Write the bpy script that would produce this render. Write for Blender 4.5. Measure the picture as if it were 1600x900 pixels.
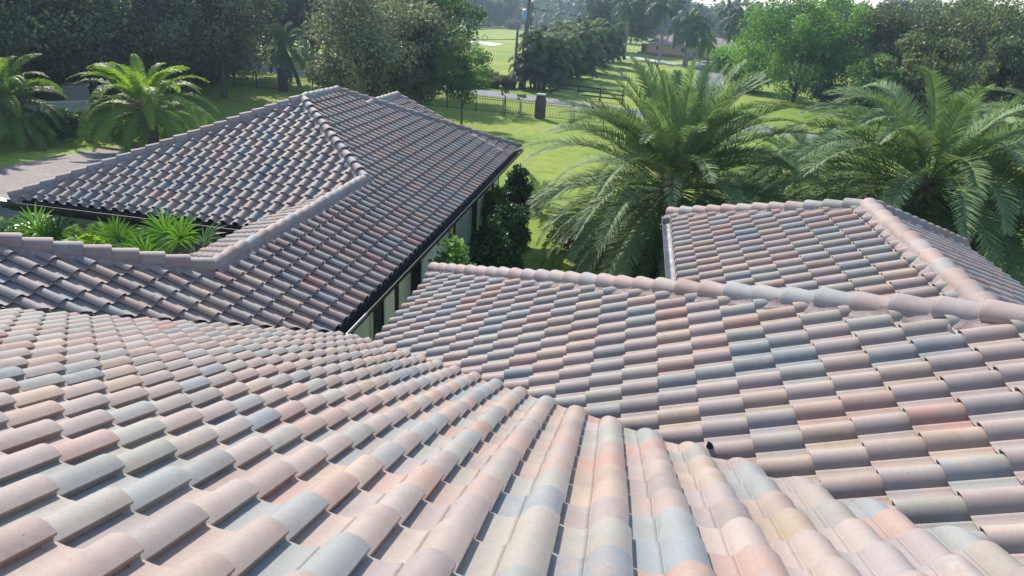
import bpy, bmesh, math, random
import numpy as np
from mathutils import Vector, Matrix

for o in list(bpy.data.objects): bpy.data.objects.remove(o)
scene = bpy.context.scene
COL = scene.collection
rng = np.random.default_rng(7)
random.seed(7)
H = 8.1                                   # camera height over the ground
TH = math.radians(23.2); T = math.tan(TH); CT = math.cos(TH); ST = math.sin(TH)

# ------------------------------------------------------------------ camera
RX = Vector((0.98112217, 0.18363728, 0.06063523))
DN = Vector((0.1249699, -0.36275982, -0.92346512))
FW = Vector((-0.1475866, 0.91360969, -0.37886084))
FPX = 1061.8
cd = bpy.data.cameras.new('camera'); cam = bpy.data.objects.new('camera', cd); COL.objects.link(cam)
m = Matrix.Identity(4)
for i in range(3):
    m[i][0] = RX[i]; m[i][1] = -DN[i]; m[i][2] = -FW[i]
m[2][3] = H
cam.matrix_world = m
cd.sensor_fit = 'HORIZONTAL'; cd.sensor_width = 36.0; cd.lens = FPX / 1600 * 36.0
cd.clip_start = 0.05; cd.clip_end = 6000
scene.camera = cam

# ------------------------------------------------------------------ light
SUN_AZ = math.radians(37)                 # left of +Y
SUN_EL = math.radians(38)
w = bpy.data.worlds.new("World"); scene.world = w; w.use_nodes = True
nt = w.node_tree; bg = nt.nodes['Background']
sky = nt.nodes.new('ShaderNodeTexSky'); sky.sky_type = 'NISHITA'; sky.sun_disc = False
sky.sun_elevation = SUN_EL; sky.sun_rotation = -SUN_AZ; sky.air_density = 1.2; sky.dust_density = 0.6; sky.ozone_density = 2.5
nt.links.new(sky.outputs[0], bg.inputs[0]); bg.inputs[1].default_value = 0.15
sd = bpy.data.lights.new('sun', 'SUN'); sd.energy = 4.6; sd.angle = math.radians(0.5); sd.color = (1.0, 0.94, 0.84)
sun = bpy.data.objects.new('sun', sd); COL.objects.link(sun)
sv = Vector((-math.sin(SUN_AZ) * math.cos(SUN_EL), math.cos(SUN_AZ) * math.cos(SUN_EL), math.sin(SUN_EL)))
sun.rotation_euler = sv.to_track_quat('Z', 'Y').to_euler(); sun.location = sv * 60
scene.view_settings.view_transform = 'Standard'; scene.view_settings.look = 'None'
scene.view_settings.gamma = 1.0; scene.view_settings.use_curve_mapping = False
scene.view_settings.exposure = 0.62

# ------------------------------------------------------------------ helpers
def ray(px, py):
    return RX * ((px - 800) / FPX) + DN * ((py - 450) / FPX) + FW
def at(px, py, z=0.0):                    # a point of the ground (or of height z) seen there
    d = ray(px, py); k = (z - H) / d.z
    return Vector((d.x * k, d.y * k, z))
def aty(px, py, Y):
    d = ray(px, py); k = Y / d.y
    return Vector((d.x * k, Y, H + d.z * k))

def tag(o, label=None, cat=None, group=None, kind=None):
    if label: o['label'] = label
    if cat: o['category'] = cat
    if group: o['group'] = group
    if kind: o['kind'] = kind
    return o
def thing(name, label, cat, loc=(0, 0, 0), rz=0.0, group=None):
    o = bpy.data.objects.new(name, None); COL.objects.link(o)
    o.empty_display_size = 0.3
    o.location = loc; o.rotation_euler = (0, 0, rz)
    return tag(o, label, cat, group)
def dup(root, label, loc=None, rz=None, sc=None, group=None):
    kids = [c for c in bpy.data.objects if c.parent == root]
    r = root.copy(); COL.objects.link(r)
    if loc is not None: r.location = loc
    if rz is not None: r.rotation_euler = (0, 0, rz)
    if sc is not None: r.scale = sc if hasattr(sc, '__len__') else (sc, sc, sc)
    r['label'] = label
    if group: r['group'] = group
    for ch in kids:
        sub = [g for g in bpy.data.objects if g.parent == ch]
        c = ch.copy(); COL.objects.link(c); c.parent = r
        for g in sub:
            d = g.copy(); COL.objects.link(d); d.parent = c
    return r

def np_mesh(name, V, F, mat, parent=None, smooth=True, tint=None, tint2=None):
    V = np.asarray(V, dtype=np.float32).reshape(-1, 3); F = np.asarray(F, dtype=np.int32)
    me = bpy.data.meshes.new(name); k = F.shape[1]; n = len(F)
    me.vertices.add(len(V)); me.vertices.foreach_set('co', V.ravel())
    me.loops.add(n * k); me.loops.foreach_set('vertex_index', F.ravel())
    me.polygons.add(n); me.polygons.foreach_set('loop_start', np.arange(0, n * k, k, dtype=np.int32))
    me.polygons.foreach_set('loop_total', np.full(n, k, dtype=np.int32))
    me.polygons.foreach_set('use_smooth', np.full(n, smooth, dtype=bool))
    me.update(calc_edges=True)
    for nm, t in (('tint', tint), ('tint2', tint2)):
        if t is not None:
            a = me.color_attributes.new(nm, 'FLOAT_COLOR', 'POINT')
            c = np.ones((len(V), 4), dtype=np.float32); c[:, :3] = t; a.data.foreach_set('color', c.ravel())
    me.materials.append(mat)
    o = bpy.data.objects.new(name, me); COL.objects.link(o); o.parent = parent
    return o

class MB:
    def __init__(s): s.v = []; s.f = []; s.c = []; s.cur = (1, 1, 1)
    def add(s, vs, fs):
        n = len(s.v); s.v += [tuple(v) for v in vs]; s.f += [tuple(n + i for i in f) for f in fs]; s.c += [s.cur] * len(vs); return s
    def box(s, x0, y0, z0, x1, y1, z1):
        vs = [(x0, y0, z0), (x1, y0, z0), (x1, y1, z0), (x0, y1, z0), (x0, y0, z1), (x1, y0, z1), (x1, y1, z1), (x0, y1, z1)]
        return s.add(vs, [(0, 3, 2, 1), (4, 5, 6, 7), (0, 1, 5, 4), (1, 2, 6, 5), (2, 3, 7, 6), (3, 0, 4, 7)])
    def prism(s, poly, z0, z1):
        n = len(poly); vs = [(p[0], p[1], z0) for p in poly] + [(p[0], p[1], z1) for p in poly]
        return s.add(vs, [tuple(range(n))[::-1], tuple(range(n, 2 * n))] + [(i, (i + 1) % n, n + (i + 1) % n, n + i) for i in range(n)])
    def poly(s, pts): return s.add(pts, [tuple(range(len(pts)))])
    def sweep(s, prof, A, B, right, up):  # extrude a 2D profile (r,u) from A to B
        n = len(prof); A = Vector(A); B = Vector(B); right = Vector(right); up = Vector(up)
        vs = [A + right * r + up * u for r, u in prof] + [B + right * r + up * u for r, u in prof]
        return s.add(vs, [(i, (i + 1) % n, n + (i + 1) % n, n + i) for i in range(n)] + [tuple(range(n))[::-1], tuple(range(n, 2 * n))])
    def tube(s, pts, rad, seg=8, cap=True):
        pts = [Vector(p) for p in pts]; k = len(pts)
        if not hasattr(rad, '__len__'): rad = [rad] * k
        vs = []
        for i, p in enumerate(pts):
            d = (pts[min(i + 1, k - 1)] - pts[max(i - 1, 0)]).normalized()
            q = d.to_track_quat('Z', 'Y')
            for j in range(seg):
                a = 2 * math.pi * j / seg
                vs.append(p + q @ Vector((math.cos(a) * rad[i], math.sin(a) * rad[i], 0)))
        fs = [(i * seg + j, i * seg + (j + 1) % seg, (i + 1) * seg + (j + 1) % seg, (i + 1) * seg + j) for i in range(k - 1) for j in range(seg)]
        if cap: fs += [tuple(range(seg))[::-1], tuple((k - 1) * seg + j for j in range(seg))]
        return s.add(vs, fs)
    def build(s, name, mat, parent=None, smooth=False, bevel=0):
        me = bpy.data.meshes.new(name); me.from_pydata(s.v, [], s.f)
        if smooth:
            for p in me.polygons: p.use_smooth = True
        if any(c != (1, 1, 1) for c in s.c):
            a = me.color_attributes.new('tint', 'FLOAT_COLOR', 'POINT')
            a.data.foreach_set('color', np.array([(*c, 1) for c in s.c], dtype=np.float32).ravel())
        me.materials.append(mat)
        o = bpy.data.objects.new(name, me); COL.objects.link(o); o.parent = parent
        if bevel:
            b = o.modifiers.new('bevel', 'BEVEL'); b.width = bevel; b.segments = 2; b.limit_method = 'ANGLE'
        return o

# ------------------------------------------------------------------ materials
def mat_new(name):
    m = bpy.data.materials.new(name); m.use_nodes = True
    return m, m.node_tree, m.node_tree.nodes['Principled BSDF']
def N(nt, t, **kw):
    n = nt.nodes.new(t)
    for k, v in kw.items():
        if k in n.inputs: n.inputs[k].default_value = v
        else: setattr(n, k, v)
    return n
def noise(nt, scale, detail=4, rough=0.55, vec=None, dist=0.0):
    n = nt.nodes.new('ShaderNodeTexNoise'); n.inputs['Scale'].default_value = scale; n.inputs['Detail'].default_value = detail
    n.inputs['Roughness'].default_value = rough; n.inputs['Distortion'].default_value = dist
    if vec is not None: nt.links.new(vec, n.inputs['Vector'])
    return n
def ramp(nt, fac, stops):
    r = nt.nodes.new('ShaderNodeValToRGB'); e = r.color_ramp.elements
    while len(e) < len(stops): e.new(0.5)
    for el, (p, c) in zip(e, stops): el.position = p; el.color = (*c, 1) if len(c) == 3 else c
    nt.links.new(fac, r.inputs[0]); return r
def mix(nt, fac, a, b, mode='MIX'):
    n = nt.nodes.new('ShaderNodeMix'); n.data_type = 'RGBA'; n.blend_type = mode
    for i, v in ((0, fac), (6, a), (7, b)):
        if hasattr(v, 'is_linked') or hasattr(v, 'links'): nt.links.new(v, n.inputs[i])
        else: n.inputs[i].default_value = v if i == 0 else (*v, 1)
    return n.outputs[2]
def geo(nt): return nt.nodes.new('ShaderNodeNewGeometry').outputs['Position']
def objc(nt): return nt.nodes.new('ShaderNodeTexCoord').outputs['Object']
def bump(nt, b, h, strength, dist):
    n = nt.nodes.new('ShaderNodeBump'); n.inputs['Strength'].default_value = strength; n.inputs['Distance'].default_value = dist
    nt.links.new(h, n.inputs['Height']); nt.links.new(n.outputs[0], b.inputs['Normal'])

def mat_flat(name, col, rough=0.7, var=0.15, scale=6.0, metal=0.0, bm=0.0, spec=0.5):
    m, nt, b = mat_new(name); p = objc(nt)
    n = noise(nt, scale, 6, 0.6, p)
    r = ramp(nt, n.outputs[0], [(0.3, tuple(c * (1 - var) for c in col)), (0.7, tuple(min(1, c * (1 + var)) for c in col))])
    nt.links.new(r.outputs[0], b.inputs['Base Color']); b.inputs['Roughness'].default_value = rough; b.inputs['Metallic'].default_value = metal
    b.inputs['Specular IOR Level'].default_value = spec
    if bm: bump(nt, b, noise(nt, scale * 12, 5, 0.6, p).outputs[0], bm, 0.01)
    return m

def mat_tile(name='clay_tile', dirt=0.5):
    m, nt, b = mat_new(name); p = geo(nt)
    a1 = N(nt, 'ShaderNodeAttribute', attribute_name='tint').outputs[0]
    a2 = N(nt, 'ShaderNodeAttribute', attribute_name='tint2').outputs[0]
    n1 = noise(nt, 8.5, 4, 0.6, p, 0.8)
    f = ramp(nt, n1.outputs[0], [(0.45, (0, 0, 0)), (0.68, (0.85, 0.85, 0.85))])
    c = mix(nt, f.outputs[0], a1, a2)
    n2 = noise(nt, 42, 5, 0.7, p)                       # stain mottling
    r2 = ramp(nt, n2.outputs[0], [(0.3, (0.91, 0.90, 0.89)), (0.5, (1, 1, 1)), (0.72, (1.05, 1.04, 1.03))])
    c = mix(nt, 1.0, c, r2.outputs[0], 'MULTIPLY')
    n3 = noise(nt, 420, 3, 0.85, p)                      # sandy grain
    r3 = ramp(nt, n3.outputs[0], [(0.34, (0.72, 0.70, 0.69)), (0.5, (1, 1, 1)), (0.66, (1.18, 1.18, 1.17))])
    c = mix(nt, 0.8, c, r3.outputs[0], 'MULTIPLY')
    n4 = noise(nt, 17, 6, 0.75, p)                      # lichen and dirt spots
    r4 = ramp(nt, n4.outputs[0], [(0.675, (0, 0, 0)), (0.74, (0.5, 0.5, 0.5))])
    c = mix(nt, r4.outputs[0], c, (0.10, 0.09, 0.08))
    n6 = noise(nt, 75, 2, 0.5, p)                       # small dark specks
    r6 = ramp(nt, n6.outputs[0], [(0.735, (0, 0, 0)), (0.76, (0.75, 0.75, 0.75))])
    c = mix(nt, r6.outputs[0], c, (0.06, 0.05, 0.045))
    n7 = noise(nt, 2.6, 5, 0.65, p)                     # wandering water stains
    r7 = ramp(nt, n7.outputs[0], [(0.36, (0.86, 0.84, 0.82)), (0.52, (1, 1, 1))])
    c = mix(nt, 0.8, c, r7.outputs[0], 'MULTIPLY')
    n5 = noise(nt, 0.7, 3, 0.5, p)
    r5 = ramp(nt, n5.outputs[0], [(0.3, (0.92, 0.92, 0.92)), (0.7, (1.05, 1.04, 1.03))])
    c = mix(nt, 1.0, c, r5.outputs[0], 'MULTIPLY')
    nt.links.new(c, b.inputs['Base Color'])
    b.inputs['Roughness'].default_value = 0.72; b.inputs['Specular IOR Level'].default_value = 0.3
    bump(nt, b, n3.outputs[0], 0.25, 0.003)
    return m
def mat_mortar():
    m, nt, b = mat_new('ridge_mortar'); p = geo(nt)
    n = noise(nt, 9, 6, 0.7, p)
    r = ramp(nt, n.outputs[0], [(0.3, (0.22, 0.165, 0.15)), (0.55, (0.31, 0.25, 0.235)), (0.75, (0.40, 0.34, 0.32))])
    nt.links.new(r.outputs[0], b.inputs['Base Color']); b.inputs['Roughness'].default_value = 0.9
    bump(nt, b, noise(nt, 40, 5, 0.7, p).outputs[0], 0.7, 0.02); return m

def mat_leaf(name, dark, light, trans=0.35, rough=0.55, gloss=0.35, sat=None):
    m, nt, b = mat_new(name)
    a = N(nt, 'ShaderNodeAttribute', attribute_name='tint')
    sep = nt.nodes.new('ShaderNodeSeparateColor'); nt.links.new(a.outputs[0], sep.inputs[0])
    oi = nt.nodes.new('ShaderNodeObjectInfo')
    ad = N(nt, 'ShaderNodeMath', operation='MULTIPLY_ADD'); nt.links.new(oi.outputs['Random'], ad.inputs[0]); ad.inputs[1].default_value = 0.2
    nt.links.new(sep.outputs[0], ad.inputs[2])
    r = ramp(nt, ad.outputs[0], [(0.05, dark), (0.6, tuple((x + y) / 2 for x, y in zip(dark, light))), (1.1 if False else 1.0, light)])
    nt.links.new(r.outputs[0], b.inputs['Base Color']); b.inputs['Roughness'].default_value = rough
    b.inputs['Specular IOR Level'].default_value = gloss
    tr = nt.nodes.new('ShaderNodeBsdfTranslucent')
    tc = mix(nt, 1.0, r.outputs[0], sat or (1.25, 1.35, 0.55), 'MULTIPLY'); nt.links.new(tc, tr.inputs[0])
    ms = nt.nodes.new('ShaderNodeMixShader'); ms.inputs[0].default_value = trans
    nt.links.new(b.outputs[0], ms.inputs[1]); nt.links.new(tr.outputs[0], ms.inputs[2])
    nt.links.new(ms.outputs[0], nt.nodes['Material Output'].inputs[0])
    return m

def mat_grass():
    m, nt, b = mat_new('lawn_grass'); p = geo(nt)
    n1 = noise(nt, 0.10, 5, 0.6, p); n2 = noise(nt, 1.3, 6, 0.7, p); n3 = noise(nt, 14, 4, 0.7, p)
    r1 = ramp(nt, n1.outputs[0], [(0.32, (0.17, 0.26, 0.035)), (0.52, (0.26, 0.33, 0.05)), (0.7, (0.38, 0.36, 0.11))])
    r2 = ramp(nt, n2.outputs[0], [(0.32, (0.68, 0.75, 0.7)), (0.55, (1, 1, 1)), (0.75, (1.25, 1.12, 1.1))])
    r3 = ramp(nt, n3.outputs[0], [(0.35, (0.7, 0.72, 0.7)), (0.65, (1.15, 1.15, 1.1))])
    c = mix(nt, 1.0, r1.outputs[0], r2.outputs[0], 'MULTIPLY'); c = mix(nt, 0.8, c, r3.outputs[0], 'MULTIPLY')
    nt.links.new(c, b.inputs['Base Color']); b.inputs['Roughness'].default_value = 0.9; b.inputs['Specular IOR Level'].default_value = 0.15
    bump(nt, b, n3.outputs[0], 0.8, 0.06); return m
def mat_pavers(name, c1, c2, sc=1.0):
    m, nt, b = mat_new(name); p = geo(nt)
    br = nt.nodes.new('ShaderNodeTexBrick'); br.inputs['Scale'].default_value = 4.2 * sc; br.inputs['Mortar Size'].default_value = 0.012
    br.inputs['Color1'].default_value = (*c1, 1); br.inputs['Color2'].default_value = (*c2, 1); br.inputs['Mortar'].default_value = (0.13, 0.11, 0.10, 1)
    mp = nt.nodes.new('ShaderNodeMapping'); mp.inputs['Rotation'].default_value = (0, 0, 0.6); nt.links.new(p, mp.inputs[0]); nt.links.new(mp.outputs[0], br.inputs['Vector'])
    n = noise(nt, 1.1, 6, 0.65, p); r = ramp(nt, n.outputs[0], [(0.3, (0.75, 0.74, 0.74)), (0.7, (1.15, 1.13, 1.1))])
    nt.links.new(mix(nt, 1.0, br.outputs[0], r.outputs[0], 'MULTIPLY'), b.inputs['Base Color']); b.inputs['Roughness'].default_value = 0.85
    return m

M_TILE = mat_tile(); M_MORTAR = mat_mortar()
M_DECK = mat_flat('roof_underlay', (0.03, 0.028, 0.027), 0.9)
M_METAL = mat_flat('dark_gutter_metal', (0.022, 0.021, 0.025), 0.5, 0.2, 3.0, 0.0)
M_GUTL = mat_flat('weathered_gutter_metal', (0.42, 0.41, 0.40), 0.45, 0.45, 9.0)
M_STUC = mat_flat('grey_stucco', (0.64, 0.68, 0.58), 0.9, 0.06, 1.5, 0, 0.2)
M_TRIM = mat_flat('pale_trim', (0.52, 0.53, 0.50), 0.7, 0.05)
M_DARK = mat_flat('dark_frame', (0.022, 0.026, 0.027), 0.4)
M_GLASS = mat_flat('window_glass', (0.03, 0.05, 0.05), 0.08, 0.1)
M_SOFF = mat_flat('soffit_board', (0.16, 0.15, 0.14), 0.7)
M_GRASS = mat_grass()
M_ROAD = mat_flat('asphalt_grey', (0.17, 0.175, 0.19), 0.85, 0.2, 0.8)
M_CONC = mat_flat('pale_concrete', (0.42, 0.41, 0.39), 0.85, 0.12, 1.0)
M_SAND = mat_flat('pale_sand', (0.55, 0.50, 0.42), 0.9, 0.12, 0.6)
M_PAVE = mat_pavers('driveway_pavers', (0.19, 0.155, 0.14), (0.27, 0.22, 0.20))
M_PAVEP = mat_pavers('patio_pavers', (0.36, 0.28, 0.22), (0.45, 0.37, 0.30))
M_BARK = mat_flat('bark', (0.10, 0.085, 0.07), 0.9, 0.4, 5.0, 0, 0.6)
M_PBARK = mat_flat('palm_bark', (0.13, 0.095, 0.065), 0.9, 0.5, 7.0, 0, 0.8)
M_RBARK = mat_flat('royal_palm_bark', (0.26, 0.25, 0.23), 0.8, 0.25, 4.0)
M_OLDST = mat_flat('dry_palm_stalk', (0.36, 0.16, 0.045), 0.8, 0.4, 6.0)
M_IRON = mat_flat('black_iron', (0.012, 0.012, 0.013), 0.5, 0.1)
M_STONE = mat_flat('brown_stone', (0.10, 0.075, 0.065), 0.9, 0.5, 5.0, 0, 0.8)
M_WHITE = mat_flat('white_paint', (0.72, 0.72, 0.70), 0.6, 0.06)
M_WOODD = mat_flat('dark_fence_board', (0.03, 0.028, 0.025), 0.8, 0.3)
M_POLE = mat_flat('weathered_pole_wood', (0.17, 0.15, 0.135), 0.9, 0.3, 3.0)
M_XFMR = mat_flat('pale_blue_steel', (0.36, 0.46, 0.58), 0.5, 0.06)
M_TAN = mat_flat('tan_stucco', (0.62, 0.42, 0.22), 0.9, 0.05)
M_SHING = mat_flat('mauve_shingle', (0.23, 0.18, 0.19), 0.9, 0.15, 2.0)
M_BLUER = mat_flat('pale_blue_roof', (0.40, 0.50, 0.62), 0.6, 0.05)
M_MULCH = mat_flat('red_mulch', (0.30, 0.14, 0.10), 0.9, 0.3, 2.0)

L_OAK = mat_leaf('oak_leaf', (0.03, 0.05, 0.036), (0.17, 0.215, 0.13), 0.35)
L_GREY = mat_leaf('grey_green_leaf', (0.055, 0.07, 0.058), (0.28, 0.30, 0.23), 0.35)
L_GREEN = mat_leaf('green_leaf', (0.045, 0.085, 0.035), (0.16, 0.27, 0.09), 0.45)
L_LIME = mat_leaf('lime_green_leaf', (0.05, 0.12, 0.03), (0.19, 0.35, 0.085), 0.5)
L_OLIVE = mat_leaf('olive_leaf', (0.05, 0.07, 0.038), (0.19, 0.225, 0.11), 0.35)
L_DARK = mat_leaf('dark_shrub_leaf', (0.015, 0.038, 0.018), (0.07, 0.15, 0.045), 0.25, 0.5, 0.3)
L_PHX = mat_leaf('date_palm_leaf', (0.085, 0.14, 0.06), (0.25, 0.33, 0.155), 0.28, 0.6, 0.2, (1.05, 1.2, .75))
L_PHXY = mat_leaf('sunlit_palm_leaf', (0.07, 0.13, 0.03), (0.27, 0.38, 0.07), 0.5, 0.5, 0.3)
L_ROY = mat_leaf('royal_palm_leaf', (0.03, 0.065, 0.035), (0.11, 0.18, 0.09), 0.35, 0.5, 0.3)
L_FAN = mat_leaf('fan_palm_leaf', (0.03, 0.085, 0.018), (0.13, 0.27, 0.045), 0.4, 0.4, 0.4)
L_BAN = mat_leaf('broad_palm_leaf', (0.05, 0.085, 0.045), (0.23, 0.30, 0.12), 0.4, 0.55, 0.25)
L_GOLD = mat_leaf('golden_seed_spray', (0.22, 0.19, 0.06), (0.42, 0.36, 0.14), 0.3)

# ------------------------------------------------------------------ the ground
def sheet(name, pts, z, mat, kind='structure'):
    mb = MB(); mb.poly([(p[0], p[1], z) for p in pts])
    return tag(mb.build(name, mat), kind=kind)
sheet('ground', [(-800, -300), (800, -300), (800, 1000), (-800, 1000)], 0.0, M_GRASS)
sheet('driveway', [at(-420, 330), at(-200, 303), at(0, 262), at(60, 250), at(133, 236), at(215, 224), at(330, 230), (-15.0, 26.0), (-14.4, 12.0), (-22, 8), (-40, 5)], 0.004, M_PAVE)
sheet('patio', [at(868, 372), at(935, 366), at(990, 380), at(1010, 398), at(975, 404), at(930, 390), at(880, 386)], 0.004, M_PAVEP)
r_hi = [at(380, 101), at(470, 110), at(600, 121), at(745, 139), at(930, 163), at(1100, 186), at(1400, 226)]
r_lo = [at(1400, 236), at(1100, 195), at(900, 169), at(745, 148), at(600, 130), at(470, 117), at(380, 108)]
sheet('road', [r_hi[0] + (r_hi[0] - r_hi[1]) * 6] + r_hi + r_lo + [r_lo[-1] + (r_lo[-1] - r_lo[-2]) * 6], 0.006, M_ROAD)
sheet('side_road', [at(1086, 99), at(1112, 94), at(1136, 112), at(1128, 134), at(1100, 150), at(1078, 140), at(1090, 120)], 0.008, M_ROAD)
sheet('path', [at(962, 86), at(1002, 89), at(1040, 97), at(1090, 101), at(1090, 105), at(1035, 100), at(1000, 93), at(962, 89)], 0.006, M_CONC)
sheet('sand_pad', [at(735, 64.5), at(765, 65.5), at(787, 69), at(772, 72), at(745, 70), at(725, 67)], 0.01, M_SAND)

# ------------------------------------------------------------------ roof tiles
PAL = np.array([(.330, .272, .262), (.350, .288, .265), (.300, .262, .262), (.385, .255, .218), (.390, .225, .185), (.395, .300, .240),
                (.410, .312, .232), (.245, .268, .272), (.205, .250, .280), (.290, .298, .268), (.318, .298, .265), (.355, .268, .240)])
PAL = (PAL * .78 + PAL.mean(0) * .22) * np.array([1.01, 1.0, .98])
PW = np.array([15, 13, 10, 9, 2.5, 8, 4, 9, 5, 8, 9, 10.]); PW /= PW.sum()
TW, TE = 0.314, 0.356
PROF = [(-.022, .012), (.0, .008), (.03, .002), (.065, .0), (.10, .004), (.116, .011), (.119, .005), (.123, .005), (.127, .016), (.137, .031), (.152, .049),
        (.172, .065), (.195, .076), (.217, .080), (.24, .077), (.263, .070), (.283, .058), (.297, .048), (.304, .043)]
PROF_C = [(-.02, .010), (.03, .002), (.08, .0), (.117, .008), (.135, .028), (.16, .056), (.19, .074), (.217, .080), (.245, .076), (.275, .060), (.304, .030)]

def tile_arrays(ij, a0, s0, prof, O, A, U, Nn, gain=1.0):
    """tiles at columns i / courses j of a slope: O on the eave line, A along the eave, U up the slope."""
    prof = np.array(prof); n = len(prof); u, h = prof[:, 0], prof[:, 1]
    loc = []; fac = []
    def strip(P0, P1, flip=False):
        b = sum(len(x) for x in loc); k = len(P0); loc.append(np.vstack([P0, P1]))
        for i in range(k - 1):
            q = (b + i, b + i + 1, b + k + i + 1, b + k + i); fac.append(q[::-1] if flip else q)
    L = TE + 0.05; th = 0.009; lo = 0.036
    def row(s, lift, dh=0.0, uu=u, hh=h): return np.stack([uu, np.full(len(uu), s), hh + lift + dh], 1)
    strip(row(0, lo), row(L, lo * (1 - L / TE)))                               # outside
    strip(row(0, lo, -th), row(L, lo * (1 - L / TE), -th), True)               # inside
    strip(row(0, lo, -th), row(0, lo))                                         # butt
    e = np.array([.304, .3043, .296, .292]); eh = np.array([.043, .033, .032, .004])
    strip(row(0, lo, 0, e, eh), row(L, lo * (1 - L / TE), 0, e, eh))           # lap edge
    loc_ = np.vstack(loc); F = np.array(fac); nv = len(loc_); m = len(ij)
    ij = np.array(ij)
    base = np.zeros((m, 1, 3)); base[:, 0, 0] = a0 + ij[:, 0] * TW + rng.normal(0, .0012, m); base[:, 0, 1] = s0 + ij[:, 1] * TE + rng.normal(0, .0022, m)
    base[:, 0, 2] = rng.normal(0, .0012, m)
    P = loc_[None] + base
    P[:, :, 0] += (loc_[None, :, 1]) * rng.normal(0, .006, (m, 1))
    W = np.array(O)[None, None] + P[..., 0:1] * np.array(A) + P[..., 1:2] * np.array(U) + P[..., 2:3] * np.array(Nn)
    FF = (F[None] + (np.arange(m) * nv)[:, None, None]).reshape(-1, 4)
    c1 = PAL[rng.choice(len(PAL), m, p=PW)] * rng.uniform(.92, 1.08, (m, 1)) * gain; c2 = PAL[rng.choice(len(PAL), m, p=PW)] * gain
    t1 = np.repeat(c1, nv, 0); t2 = np.repeat(c1 * .3 + c2 * .7, nv, 0)
    return W.reshape(-1, 3), FF, t1, t2

def raw_mesh(V, F, t1, t2):
    o = np_mesh('tmp', V, F, M_TILE, None, True, t1, t2); me = o.data; bpy.data.objects.remove(o); return me
def inside(poly, p, mrg=0.0):
    k = len(poly)
    for i in range(k):
        a, b = poly[i], poly[(i + 1) % k]
        ex, ey = b[0] - a[0], b[1] - a[1]; l = math.hypot(ex, ey)
        if (ex * (p[1] - a[1]) - ey * (p[0] - a[0])) / l < mrg: return False
    return True
def ccw(p):
    s = sum(p[i][0] * p[(i + 1) % len(p)][1] - p[(i + 1) % len(p)][0] * p[i][1] for i in range(len(p)))
    return p if s > 0 else p[::-1]

def tile_slope(name, parent, polys, P0, down, a_ref, s_ref, prof=PROF, seams=(), gain=1.0):
    """polys: convex plan polygons of the slope; P0: a point of the plane; down: downhill plan direction;
    a_ref: (x,y) plan point where a tile's left side lies; s_ref: (x,y) plan point of a butt line."""
    d = Vector((down[0], down[1], 0)); A = d.cross(Vector((0, 0, 1))); U = -d * CT + Vector((0, 0, ST)); Nn = d * ST + Vector((0, 0, CT))
    O = Vector(P0)
    def loc(p):
        v = Vector((p[0] - O.x, p[1] - O.y, 0)); return v.dot(A), -v.dot(d) / CT
    a0 = loc(a_ref)[0] % TW; s0 = loc(s_ref)[1] % TE
    full = []; part = {}
    for pi, poly in enumerate(polys):
        poly = ccw(poly); L = [loc(p) for p in poly]
        i0 = int((min(l[0] for l in L) - a0) // TW) - 1; i1 = int((max(l[0] for l in L) - a0) // TW) + 1
        j0 = int((min(l[1] for l in L) - s0) // TE) - 1; j1 = int((max(l[1] for l in L) - s0) // TE) + 1
        part[pi] = []
        for i in range(i0, i1 + 1):
            for j in range(j0, j1 + 1):
                cs = []
                for da in (-.03, .31):
                    for ds in (-.01, .41):
                        q = O + A * (a0 + i * TW + da) + U * (s0 + j * TE + ds); cs.append((q.x, q.y))
                ins = [inside(poly, c, 0.0) for c in cs]
                if all(ins): full.append((i, j)); continue
                # overlap test: separating axis along the polygon edges
                out = False
                for k in range(len(poly)):
                    a, b = poly[k], poly[(k + 1) % len(poly)]; ex, ey = b[0] - a[0], b[1] - a[1]
                    if all(ex * (c[1] - a[1]) - ey * (c[0] - a[0]) <= 0 for c in cs): out = True; break
                if not out: part[pi].append((i, j))
    state = rng.bit_generator.state
    bm = bmesh.new()
    if full:
        me = raw_mesh(*tile_arrays(sorted(set(full)), a0, s0, prof, O, A, U, Nn, gain)); bm.from_mesh(me); bpy.data.meshes.remove(me)
    for pi, poly in enumerate(polys):
        if not part[pi]: continue
        poly = ccw(poly)
        me = raw_mesh(*tile_arrays(part[pi], a0, s0, prof, O, A, U, Nn, gain)); b2 = bmesh.new(); b2.from_mesh(me); bpy.data.meshes.remove(me)
        for k in range(len(poly)):
            a, b = poly[k], poly[(k + 1) % len(poly)]
            if k in [s[1] for s in seams if s[0] == pi]: pass
            no = Vector((b[1] - a[1], -(b[0] - a[0]), 0)).normalized()
            bmesh.ops.bisect_plane(b2, geom=b2.verts[:] + b2.edges[:] + b2.faces[:], plane_co=(a[0], a[1], 0), plane_no=no, clear_outer=True, dist=1e-5)
        me = bpy.data.meshes.new('tmp'); b2.to_mesh(me); b2.free(); bm.from_mesh(me); bpy.data.meshes.remove(me)
    me = bpy.data.meshes.new(name); bm.to_mesh(me); bm.free(); me.materials.append(M_TILE)
    o = bpy.data.objects.new(name, me); COL.objects.link(o); o.parent = parent
    # underlay under the tiles
    mb = MB()
    for poly in polys:
        poly = ccw(poly); vs = []
        for q in poly:
            z = O.z + (-(Vector((q[0] - O.x, q[1] - O.y, 0)).dot(d))) * T; vs.append((q[0], q[1], z - 0.025))
        n = len(vs); mb.add(vs + [(v[0], v[1], v[2] - 0.05) for v in vs], [tuple(range(n)), tuple(range(n, 2 * n))[::-1]] + [(i, n + i, n + (i + 1) % n, (i + 1) % n) for i in range(n)])
    mb.build('roof_underlay', M_DECK, o)
    return o

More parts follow.
